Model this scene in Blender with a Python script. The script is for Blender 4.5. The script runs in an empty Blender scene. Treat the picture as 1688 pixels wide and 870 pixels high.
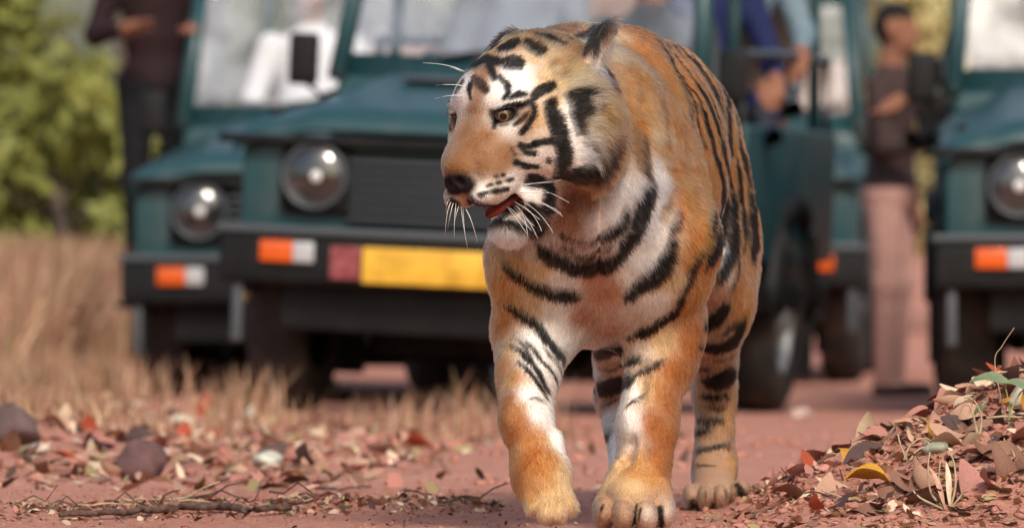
import bpy, math, random, time
T0 = time.time()
import numpy as np
from mathutils import Vector, Matrix, Euler
from mathutils.bvhtree import BVHTree

random.seed(7)
rng = np.random.default_rng(7)
scene = bpy.context.scene
COL = scene.collection
R = math.radians

# ------------------------------------------------------------------ camera
FPX, W0, H0, HOR, CAMZ = 11500.0, 1688.0, 870.0, 400.0, 0.54
FOCUS = 12.84
cam_d = bpy.data.cameras.new('camera')
cam = bpy.data.objects.new('camera', cam_d)
COL.objects.link(cam)
cam.location = (0, 0, CAMZ)
cam.rotation_euler = (R(90) - math.atan((H0 / 2 - HOR) / FPX), 0, 0)
cam_d.sensor_width = 36
cam_d.lens = FPX / W0 * 36
cam_d.clip_start = 0.5
cam_d.clip_end = 2000
cam_d.dof.use_dof = True
cam_d.dof.focus_distance = FOCUS
cam_d.dof.aperture_fstop = 5.6
scene.camera = cam

# ------------------------------------------------------------------ light
SUN_EL, SUN_AZ = 42, 167          # azimuth: degrees clockwise from +Y
world = bpy.data.worlds.new('World')
scene.world = world
world.use_nodes = True
wn = world.node_tree.nodes
sky = wn.new('ShaderNodeTexSky')
sky.sky_type = 'NISHITA'
sky.sun_disc = False
sky.sun_elevation = R(SUN_EL)
sky.sun_rotation = R(SUN_AZ)
sky.dust_density = 4.0
sky.air_density = 1.3
wn['Background'].inputs['Strength'].default_value = 0.12
world.node_tree.links.new(sky.outputs[0], wn['Background'].inputs[0])
sun_d = bpy.data.lights.new('sun', 'SUN')
sun_d.energy = 2.0
sun_d.angle = R(12)
sun_d.color = (1.0, 0.93, 0.84)
sun = bpy.data.objects.new('sun', sun_d)
COL.objects.link(sun)
sv = Vector((math.sin(R(SUN_AZ)) * math.cos(R(SUN_EL)), math.cos(R(SUN_AZ)) * math.cos(R(SUN_EL)), math.sin(R(SUN_EL))))
sun.rotation_euler = sv.to_track_quat('Z', 'Y').to_euler()
sun.location = (0, 0, 30)
scene.view_settings.view_transform = 'Standard'
scene.view_settings.look = 'None'
scene.view_settings.exposure = 0.36
scene.cycles.use_denoising = True
scene.cycles.max_bounces = 8
scene.cycles.transparent_max_bounces = 12

# ------------------------------------------------------------------ helpers
def P(px, py, y):
    """point seen at photo pixel (px, py) whose distance along the road is y"""
    return np.array([(px - W0 / 2) / FPX * y, y, CAMZ + (HOR - py) / FPX * y])

def srgb(r, g, b):
    f = lambda c: (c / 255 / 12.92) if c <= 10 else ((c / 255 + 0.055) / 1.055) ** 2.4
    return np.array([f(r), f(g), f(b)])

def tag(o, label=None, cat=None, group=None, kind=None):
    if label: o['label'] = label
    if cat: o['category'] = cat
    if group: o['group'] = group
    if kind: o['kind'] = kind
    return o

def empty(name, loc=(0, 0, 0), rot=(0, 0, 0)):
    o = bpy.data.objects.new(name, None)
    COL.objects.link(o)
    o.location = loc
    o.rotation_euler = rot
    o.empty_display_size = 0.1
    return o

def link(name, me, parent=None, mat=None, smooth=True):
    o = bpy.data.objects.new(name, me)
    COL.objects.link(o)
    if mat and not me.materials: me.materials.append(mat)
    if smooth: me.shade_smooth()
    if parent: o.parent = parent
    return o

def pydata(name, v, f):
    me = bpy.data.meshes.new(name)
    me.from_pydata([tuple(map(float, p)) for p in v], [], [tuple(int(i) for i in q) for q in f])
    me.update()
    return me

def npmesh(name, v, faces):
    """fast mesh from arrays; faces (n,3) or (n,4)"""
    v = np.asarray(v, np.float32); faces = np.asarray(faces, np.int32)
    me = bpy.data.meshes.new(name)
    n, k = faces.shape
    me.vertices.add(len(v)); me.vertices.foreach_set('co', v.ravel())
    me.loops.add(n * k); me.loops.foreach_set('vertex_index', faces.ravel())
    me.polygons.add(n); me.polygons.foreach_set('loop_start', np.arange(0, n * k, k, dtype=np.int32))
    me.update(calc_edges=True)
    return me

class NT:
    def __init__(s, name, rough=0.6, col=(0.5, 0.5, 0.5), metallic=0.0, spec=0.5):
        s.m = bpy.data.materials.new(name); s.m.use_nodes = True
        s.t = s.m.node_tree; s.n = s.t.nodes; s.b = s.n['Principled BSDF']
        s.b.inputs['Base Color'].default_value = (*col[:3], 1)
        s.b.inputs['Roughness'].default_value = rough
        s.b.inputs['Metallic'].default_value = metallic
        s.b.inputs['Specular IOR Level'].default_value = spec
    def node(s, t, **kw):
        n = s.n.new(t)
        for k, v in kw.items(): setattr(n, k, v)
        return n
    def link(s, a, b): s.t.links.new(a, b)
    def noise(s, scale, detail=4, rough=0.55, coord='Object', dist=0.0):
        tc = s.node('ShaderNodeTexCoord'); nz = s.node('ShaderNodeTexNoise')
        nz.inputs['Scale'].default_value = scale; nz.inputs['Detail'].default_value = detail
        nz.inputs['Roughness'].default_value = rough; nz.inputs['Distortion'].default_value = dist
        s.link(tc.outputs[coord], nz.inputs['Vector'])
        return nz.outputs['Fac']
    def ramp(s, fac, stops):
        r = s.node('ShaderNodeValToRGB'); e = r.color_ramp.elements
        while len(e) < len(stops): e.new(0.5)
        for el, (p, c) in zip(e, stops): el.position = p; el.color = (*c[:3], 1)
        s.link(fac, r.inputs[0]); return r.outputs['Color']
    def mix(s, fac, a, b):
        m = s.node('ShaderNodeMix', data_type='RGBA')
        for sock, v in ((m.inputs[0], fac), (m.inputs[6], a), (m.inputs[7], b)):
            if isinstance(v, (int, float)): sock.default_value = v
            elif isinstance(v, (tuple, list, np.ndarray)): sock.default_value = (*v[:3], 1)
            else: s.link(v, sock)
        return m.outputs[2]
    def color(s, c): s.link(c, s.b.inputs['Base Color']); return s
    def bump(s, h, strength=0.3, dist=0.01):
        b = s.node('ShaderNodeBump'); b.inputs['Strength'].default_value = strength; b.inputs['Distance'].default_value = dist
        s.link(h, b.inputs['Height']); s.link(b.outputs[0], s.b.inputs['Normal']); return s

def fbm(x, y, sc, seed=0, oct=4):
    """cheap value noise on arrays"""
    out = np.zeros_like(np.asarray(x, float)); a = 1.0; tot = 0
    for o in range(oct):
        X = x * sc * 2 ** o + seed * 17.3; Y = y * sc * 2 ** o + seed * 9.1
        xi = np.floor(X); yi = np.floor(Y); fx = X - xi; fy = Y - yi
        fx = fx * fx * (3 - 2 * fx); fy = fy * fy * (3 - 2 * fy)
        h = lambda i, j: np.modf(np.abs(np.sin(i * 127.1 + j * 311.7 + seed * 3.7) * 43758.5453))[0]
        n = (h(xi, yi) * (1 - fx) + h(xi + 1, yi) * fx) * (1 - fy) + (h(xi, yi + 1) * (1 - fx) + h(xi + 1, yi + 1) * fx) * fy
        out += a * (n - 0.5); tot += a; a *= 0.5
    return out / tot
# ================================================================== TIGER
def axis(a, b, segs):
    """coordinates from a to b; segs = [(limit, step), ...]"""
    out = [a]
    for lim, st in segs:
        while out[-1] < min(lim, b): out.append(out[-1] + st)
    return np.array(out, np.float32)
TX = axis(-0.20, 0.56, [(0.24, 0.0034), (9, 0.005)])
TY = axis(12.40, 14.75, [(13.12, 0.0036), (13.5, 0.006), (99, 0.009)])
TZ = axis(-0.03, 1.06, [(0.12, 0.004), (0.48, 0.006), (9, 0.0034)])
FLD = np.full((len(TX), len(TY), len(TZ)), 0.5, np.float32)

def region(c, ext):
    s = []
    for ax, cc, e in zip((TX, TY, TZ), c, ext):
        i0 = max(int(np.searchsorted(ax, cc - e)) - 1, 0); i1 = min(int(np.searchsorted(ax, cc + e)) + 1, len(ax))
        s.append(slice(i0, i1))
    X = TX[s[0]][:, None, None]; Y = TY[s[1]][None, :, None]; Z = TZ[s[2]][None, None, :]
    return tuple(s), X, Y, Z

def smin(a, b, k):
    h = np.maximum(k - np.abs(a - b), 0) / k
    return np.minimum(a, b) - h * h * k * 0.25

def combine(s, d, k, cut):
    if cut: FLD[s] = -smin(-FLD[s], d, k)
    else: FLD[s] = smin(FLD[s], d, k)

def ell(c, r, k=0.03, Rm=None, cut=False):
    ext = [max(r) + k + 0.015] * 3 if Rm is not None else [q + k + 0.015 for q in r]
    s, X, Y, Z = region(c, ext)
    x, y, z = X - c[0], Y - c[1], Z - c[2]
    if Rm is not None:
        Rm = np.asarray(Rm, np.float32)
        x, y, z = (Rm[i, 0] * x + Rm[i, 1] * y + Rm[i, 2] * z for i in range(3))
    k0 = np.sqrt((x / r[0]) ** 2 + (y / r[1]) ** 2 + (z / r[2]) ** 2) + 1e-6
    k1 = np.sqrt((x / r[0] ** 2) ** 2 + (y / r[1] ** 2) ** 2 + (z / r[2] ** 2) ** 2) + 1e-6
    d = k0 * (k0 - 1) / k1
    combine(s, -d if False else d, k, cut)

def cone(a, b, ra, rb, k=0.03, cut=False):
    a = np.asarray(a, np.float32); b = np.asarray(b, np.float32)
    c = (a + b) / 2; ext = np.abs(b - a) / 2 + max(ra, rb) + k + 0.015
    s, X, Y, Z = region(c, ext)
    ab = b - a; L2 = float(ab @ ab)
    t = np.clip(((X - a[0]) * ab[0] + (Y - a[1]) * ab[1] + (Z - a[2]) * ab[2]) / L2, 0, 1)
    d = np.sqrt((X - a[0] - t * ab[0]) ** 2 + (Y - a[1] - t * ab[1]) ** 2 + (Z - a[2] - t * ab[2]) ** 2) - (ra + (rb - ra) * t)
    combine(s, d, k, cut)

D0 = 13.0
def Q(px, py, d): return P(px, py, D0 + d)

# ---- head frame: f forward, l the tiger's left, u up, origin between the eyes
HY, HP, HR = R(47), R(17), R(3)
HO = P(795, 191, 12.73)
_F = np.array([-math.sin(HY) * math.cos(HP), -math.cos(HY) * math.cos(HP), -math.sin(HP)])
_L0 = np.array([math.cos(HY), -math.sin(HY), 0.0])
_U0 = np.cross(_F, _L0) * 1.0
if _U0[2] < 0: _U0 = -_U0
_L = _L0 * math.cos(HR) + _U0 * math.sin(HR)
_U = _U0 * math.cos(HR) - _L0 * math.sin(HR)
HM = np.stack([_F, _L, _U])            # rows: local axes in world
def Hh(f, l, u): return HO + f * _F + l * _L + u * _U
def to_head(p): return (p - HO) @ HM.T
def hell(c, r, k=0.02, rot=None, cut=False):
    M = HM if rot is None else np.array(Euler([R(a) for a in rot]).to_matrix()).T @ HM
    ell(Hh(*c), r, k, M, cut)
def hcone(a, b, ra, rb, k=0.02, cut=False): cone(Hh(*a), Hh(*b), ra, rb, k, cut)

_a = np.array([-.80, .05, .60]); _a /= np.linalg.norm(_a)
_n = np.array([-.66, .75, -.05]); _n -= _a * (_n @ _a); _n /= np.linalg.norm(_n)
EARM = np.stack([_a, _n, np.cross(_a, _n)])
EARC = np.array([-.208, .128, .064])
def ear(s, cut=False):
    A = EARM.copy(); A[:, 1] *= s
    M = A @ HM
    e = EARC * (1, s, 1)
    if cut: ell(Hh(*(e + A[1] * .014 + A[0] * .004)), (.042, .016, .026), .008, M, True)
    else:
        ell(Hh(*e), (.054, .018, .034), .018, M)
        ell(Hh(*(e + A[0] * .040)), (.026, .009, .015), .015, M)

def build_tiger_field():
    # ---- torso
    BM = np.array(Matrix.Rotation(R(8.5), 3, 'Z'))            # body heading
    ell(Q(985, 335, .24), (.186, .30, .255), .05)             # rib cage front
    ell(Q(985, 430, .10), (.150, .17, .150), .08)             # brisket
    ell(Q(952, 128, .28), (.115, .22, .105), .08)             # withers
    ell(Q(1042, 270, .62), (.186, .36, .245), .08, BM)        # barrel
    ell(Q(1076, 248, .98), (.158, .34, .228), .08, BM)        # loin
    ell(Q(1104, 250, 1.28), (.148, .22, .195), .08, BM)       # rump
    # ---- haunches
    for s, (px, kx, ky, kd, hx, hy, hd, mx, my, md, fx, fy, fd) in {
        1: (1163, 1178, 505, .98, 1178, 645, 1.18, 1178, 770, 1.16, 1176, 815, 1.08),
        -1: (1040, 1020, 520, .72, 1017, 650, 1.05, 1045, 770, .80, 1050, 812, .72)}.items():
        ell(Q(px, 365, 1.12), (.098, .20, .205), .06)
        ell(Q(px + 4, 445, .98), (.080, .17, .11), .08)
        cone(Q(px, 400, 1.08), Q(kx, ky, kd), .098, .060, .06)
        cone(Q(kx, ky, kd), Q(hx, hy, hd), .060, .041, .06)
        cone(Q(hx, hy, hd), Q(mx, my, md), .041, .042, .03)
        cone(Q(mx, my, md), Q(fx, fy, fd), .043, .049, .03)
    # hind paw toes
    for fx, fy, fd, sp in ((1176, 818, 1.02, 1), (1052, 816, .66, 1)):
        for i, (ox, od) in enumerate(((-38, .03), (-14, 0), (12, 0), (36, .04))):
            ell(Q(fx + ox, fy - 2 + (2 if i in (1, 2) else 0), fd + od), (.0188, .040, .028), .007)
    ell(Q(1222, 806, 1.05), (.022, .038, .024), .012)
    # ---- shoulders and forelegs: left (planted)
    cone(Q(1045, 110, .26), Q(1092, 400, .06), .075, .105, .07)
    cone(Q(1082, 400, .05), Q(1092, 540, .14), .092, .074, .06)
    cone(Q(1092, 540, .13), Q(1066, 700, .06), .068, .051, .04)
    cone(Q(1066, 700, .06), Q(1058, 780, .03), .051, .053, .03)
    ell(Q(1050, 818, .0), (.066, .075, .050), .03)
    for ox, oy, od in ((-50, 18, -.02), (-18, 23, -.060), (19, 23, -.062), (48, 17, -.03)):
        cone(Q(1052 + ox * .55, 770, .0), Q(1046 + ox, 822 + oy * .5, od + .02), .020, .024, .012)
        ell(Q(1046 + ox, 826 + oy, od), (.0250, .050, .034), .007)
    cone(Q(1078, 600, .06), Q(1050, 770, -.02), .016, .014, .02); cone(Q(1112, 600, .10), Q(1094, 760, .03), .014, .012, .02)
    cone(Q(1062, 610, .035), Q(1036, 760, -.01), .010, .008, .018, True)
    cone(Q(868, 590, .0), Q(856, 680, -.12), .016, .013, .02); cone(Q(1092, 330, .0), Q(1112, 470, .02), .03, .03, .04); cone(Q(1140, 330, .22), Q(1150, 470, .16), .012, .016, .03, True)
    ell(Q(1122, 565, .13), (.030, .06, .085), .04); ell(Q(1088, 705, .07), (.022, .035, .035), .025); ell(Q(1040, 690, .02), (.022, .03, .04), .025)
    # right (swinging)
    cone(Q(935, 130, .20), Q(890, 420, .00), .070, .085, .07)
    cone(Q(884, 420, .0), Q(880, 545, .06), .078, .074, .06)
    cone(Q(880, 545, .06), Q(866, 690, -.10), .070, .046, .04)
    cone(Q(868, 690, -.10), Q(894, 790, -.15), .044, .050, .03)
    cone(Q(892, 780, -.15), Q(908, 832, -.19), .052, .036, .03)
    for ox, oy, od in ((-26, 0, -.20), (-6, 12, -.215), (14, 12, -.215), (32, 0, -.195)):
        cone(Q(895 + ox * .8, 800, -.18), Q(906 + ox, 834 + oy, od), .021, .0185, .006)
    ell(Q(842, 640, .0), (.022, .05, .07), .03); ell(Q(850, 700, -.11), (.018, .03, .03), .02)
    ell(Q(918, 728, -.13), (.013, .018, .022), .02)           # dewclaw
    # ---- neck
    cone(Q(985, 215, .22), Hh(-.15, 0, 0), .155, .110, .06)
    cone(Q(975, 330, .08), Hh(-.14, 0, -.09), .140, .095, .06)
    ell(Q(1010, 255, .04), (.105, .13, .165), .08)
    ell(Q(962, 325, -.05), (.112, .13, .135), .08)
    # ---- tail
    pts = [Q(1125, 190, 1.46), Q(1150, 300, 1.56), Q(1172, 450, 1.58), Q(1182, 580, 1.58), Q(1190, 660, 1.62)]
    for i in range(4): cone(pts[i], pts[i + 1], .042 - i * .005, .037 - i * .005, .03)
    # ---- head
    hell((-.115, 0, -.004), (.135, .116, .106), .05)          # cranium
    hell((-.048, 0, .034), (.078, .072, .050), .04)           # forehead
    for s in (-1, 1):
        hell((-.026, s * .062, .020), (.036, .034, .020), .025)           # brow
        hell((-.065, s * .084, -.055), (.085, .040, .066), .045)          # cheekbone
        hell((-.135, s * .116, -.072), (.080, .045, .105), .07)           # ruff
        hell((.012, s * .046, -.080), (.075, .034, .055), .035)           # upper jaw
        hell((.056, s * .034, -.128), (.050, .034, .029), .022)           # whisker pad
        hell((-.050, s * .048, -.165), (.060, .026, .040), .03)           # jaw side
        hcone((-.02, s * .022, .006), (.082, s * .012, -.074), .036, .026, .025)  # bridge
        ear(s)
    hell((.093, 0, -.099), (.021, .040, .023), .012)                      # nose
    hcone((-.09, 0, -.170), (.006, 0, -.212), .052, .032, .03)            # lower jaw
    # cuts
    for s in (-1, 1):
        hell((.012, s * .067, .000), (.022, .024, .0145), .012, (0, 0, s * 30), True)      # eye socket
        hell((.110, s * .017, -.097), (.012, .008, .006), .004, (0, 25, s * 25), True)  # nostril
        ear(s, True)
    for s in (-1, 1):
        hell((.004, s * .066, .0150), (.020, .026, .0075), .006, (0, 8, s * 30))      # upper lid
        hell((.004, s * .064, -.0165), (.018, .022, .006), .006, (0, -8, s * 30))      # lower lid
    hell((.115, 0, -.122), (.016, .0030, .018), .005, None, True)         # lip cleft
    hell((.020, 0, -.170), (.085, .050, .020), .008, (0, 12, 0), True)    # open mouth

def surface_nets():
    F = FLD; S = F < 0
    c = np.zeros([n - 1 for n in F.shape], np.uint8)
    for i in (0, 1):
        for j in (0, 1):
            for k in (0, 1):
                c += S[i:F.shape[0] - 1 + i, j:F.shape[1] - 1 + j, k:F.shape[2] - 1 + k]
    act = (c > 0) & (c < 8)
    I, J, K = np.nonzero(act)
    idx = np.full(c.shape, -1, np.int32); idx[I, J, K] = np.arange(len(I))
    acc = np.zeros((len(I), 3)); cnt = np.zeros(len(I))
    corners = [(i, j, k) for i in (0, 1) for j in (0, 1) for k in (0, 1)]
    val = {q: F[I + q[0], J + q[1], K + q[2]] for q in corners}
    for a in corners:
        for ax in range(3):
            if a[ax]: continue
            b = list(a); b[ax] = 1; b = tuple(b)
            va, vb = val[a], val[b]; m = (va < 0) != (vb < 0)
            t = np.where(m, va / np.where(m, va - vb, 1), 0)
            pa = np.stack([TX[I + a[0]], TY[J + a[1]], TZ[K + a[2]]], 1); pb = np.stack([TX[I + b[0]], TY[J + b[1]], TZ[K + b[2]]], 1)
            acc += np.where(m[:, None], pa + (pb - pa) * t[:, None], 0); cnt += m
    V = acc / cnt[:, None]
    faces = []
    for ax in range(3):
        sl0 = [slice(None)] * 3; sl1 = [slice(None)] * 3
        sl0[ax] = slice(0, -1); sl1[ax] = slice(1, None)
        m = S[tuple(sl0)] != S[tuple(sl1)]
        e = np.stack(np.nonzero(m), 1)
        o1, o2 = [q for q in range(3) if q != ax]
        ok = (e[:, o1] > 0) & (e[:, o2] > 0) & (e[:, o1] < F.shape[o1] - 1) & (e[:, o2] < F.shape[o2] - 1)
        e = e[ok]
        def cell(d1, d2):
            q = e.copy(); q[:, o1] -= d1; q[:, o2] -= d2
            return idx[q[:, 0], q[:, 1], q[:, 2]]
        q = np.stack([cell(1, 1), cell(0, 1), cell(0, 0), cell(1, 0)], 1)
        ins = S[e[:, 0], e[:, 1], e[:, 2]]
        flip = ins if ax != 1 else ~ins
        q = np.where(flip[:, None], q, q[:, ::-1])
        faces.append(q)
    return V, np.concatenate(faces)

def smooth(V, Fc, it=2, lam=0.5):
    e = np.concatenate([Fc[:, [0, 1]], Fc[:, [1, 2]], Fc[:, [2, 3]], Fc[:, [3, 0]]])
    for _ in range(it):
        acc = np.zeros_like(V); cnt = np.zeros(len(V))
        for a in range(3):
            acc[:, a] = np.bincount(e[:, 0], V[e[:, 1], a], len(V)) + np.bincount(e[:, 1], V[e[:, 0], a], len(V))
        cnt = np.bincount(e[:, 0], minlength=len(V)) + np.bincount(e[:, 1], minlength=len(V))
        V = V + lam * (acc / cnt[:, None] - V)
    return V

build_tiger_field()
FLD += 0.003
TV, TF = surface_nets()
TV = smooth(TV, TF, 2)
tiger_me = npmesh('tiger_body', TV, TF)
TORG = Vector((0.2, 13.5, 0))
tiger = empty('tiger', TORG)
tag(tiger, 'striped orange tiger walking on the red dirt track, head turned aside', 'tiger')
_n = np.empty(len(TV) * 3, np.float32); tiger_me.vertices.foreach_get('normal', _n); TN = _n.reshape(-1, 3).astype(float)
bvh = BVHTree.FromPolygons([tuple(v) for v in TV], [tuple(f) for f in TF.tolist()])

# ---- coat: traced marks are thrown onto the body and become marks in 3-D
def hit(px, py):
    o = Vector((0, 0, CAMZ)); d = (Vector(P(px, py, 13)) - o).normalized()
    h = bvh.ray_cast(o, d)
    return None if h[0] is None else np.array(h[0])

PAL = {'O': (.375, .145, .036), 'T': (.43, .215, .078), 'C': (.54, .36, .19), 'W': (.84, .79, .73), 'R': (.315, .105, .024),
       'B': (.225, .100, .036), 'K': (.36, .165, .10), 'G': (.54, .42, .33), 'D': (.12, .05, .022), 'E': (.26, .115, .048), 'P': (.34, .205, .13)}
ANCH = """850,70T 880,98C 930,110T 960,88O 915,52E 890,60E 860,120W 850,137W 812,150W 832,140W 770,135W 764,162W 836,167W 848,207W 806,165W 805,190W
790,165B 792,150B 788,132B 783,182B 795,185B 792,200B 780,240B 758,272B 800,272B 830,250B 745,285B 820,282B 800,225B 770,215B 835,265B 815,300G 800,120B 785,118E 812,88T 800,80T
890,200C 898,222G 880,262W 900,276W 868,286W 935,200W 941,235W 960,250W 930,182W 970,205C 985,180T 1000,225T 1020,260T 1010,315W 975,318B 995,350W 930,335D 940,360K 960,300B
900,125C 930,140C 922,165C 868,197B 862,210B 800,316W 840,304W 855,300W 820,325G 750,326G 762,318K 820,392W 850,397W 880,392G 905,385G
1000,150T 1040,120O 1020,185T 1050,200O 1050,85O 1060,170T 1030,220T 1090,240T 1082,290W 1077,340W 1062,390W 1040,430W 1110,200O 1112,280O 1130,330O 1150,380O 1100,130O 1060,55E 960,38E 900,40E 1010,60C 1005,90C 1085,220C
890,440C 930,455W 850,430T 870,500C 920,520W 940,560W 960,520K 1000,480K 1000,540K 985,450K 1060,440W 1080,500W 1050,512G 1100,455C 1132,500O 1142,420O 1152,480O 1142,560R 1112,610R 1090,560C 1060,578G
1070,640C 1040,650W 1032,700W 1018,740W 1100,660R 1078,700R 1090,760R 1050,775T 1010,780C 1000,830P 1080,832P 1030,832P 985,850P 1070,855G 1010,850P 1035,858P 1100,852G 1040,800C 1075,790T 1085,640O 1105,720R
825,470O 828,530O 840,570C 870,560W 920,590W 880,600W 820,620T 835,660R 872,650W 882,680W 900,684W 848,720R 870,760R 890,720T 920,722W 926,738W 905,752T 905,790T 922,812C 862,832C 882,838C 852,790R 862,812T 932,780C 828,430T 845,500T 860,690R 865,800R 825,600O 822,640R 830,690R 842,742R 855,770R 872,722R 882,742R 845,620T 850,675T 890,770O 878,790T 865,735T 858,700O 900,765T 868,752O 930,800C 912,838C 895,845C 880,815T 925,785C 900,820C 848,760O
1120,85E 1150,105T 1130,140O 1170,140O 1182,250O 1150,200O 1160,300O 1210,260O 1235,330O 1225,400O 1190,412W 1194,424W 1172,410O 1212,430O 1180,445D 1205,395O 1215,470O 1182,490K 1200,540P 1172,556P 1200,590P 1160,592K 1180,670P 1160,720P 1190,750P 1170,790P 1190,822P 1160,825P 1230,812P 1145,832P 1175,832G 1205,828P 1205,680T 1205,760T 1225,520O 1222,570T
1000,600K 1000,660K 1005,690G 990,620G"""
def parse_anchors():
    pts, cols = [], []
    for w in ANCH.split():
        px, py = w[:-1].split(','); h = hit(float(px), float(py))
        if h is None: continue
        pts.append(h); cols.append(PAL[w[-1]])
    return pts, cols
BO = np.array([.16, 13.1]); BD = np.array([.156, 1.05]); BD /= np.linalg.norm(BD); BN = np.array([BD[1], -BD[0]])
def mirror(p):
    q = np.array(p, float); s_ = (q[:2] - BO) @ BN; q[:2] -= 2 * s_ * BN; return q
ap, ac = parse_anchors()
for i in range(len(ap)):
    if ap[i][1] > 13.35 and ap[i][2] > .35: ap.append(mirror(ap[i])); ac.append(ac[i])
for q, k in (((.22, 13.5, .40), 'W'), ((.28, 13.9, .42), 'W'), ((.31, 14.6, .5), 'T'), ((.30, 14.45, .85), 'O'), ((.0, 13.4, .6), 'O'), ((.05, 13.8, .6), 'O'), ((.1, 14.2, .6), 'O'),
             ((.24, 13.9, .98), 'E'), ((.0, 13.1, .45), 'O'), ((.05, 13.0, .25), 'C')):
    ap.append(np.array(q)); ac.append(PAL[k])
for f_, l_, u_, k in ((-.02, -.1, -.04, 'C'), (-.08, -.13, -.06, 'W'), (-.05, -.09, .05, 'T'), (-.12, -.12, .05, 'O'), (-.18, -.11, -.05, 'C'), (-.2, -.15, .08, 'D'), (0, -.08, -.08, 'C'), (-.2, 0, .08, 'O')):
    ap.append(Hh(f_, l_, u_)); ac.append(PAL[k])
ap = np.array(ap); ac = np.array(ac)

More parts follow.
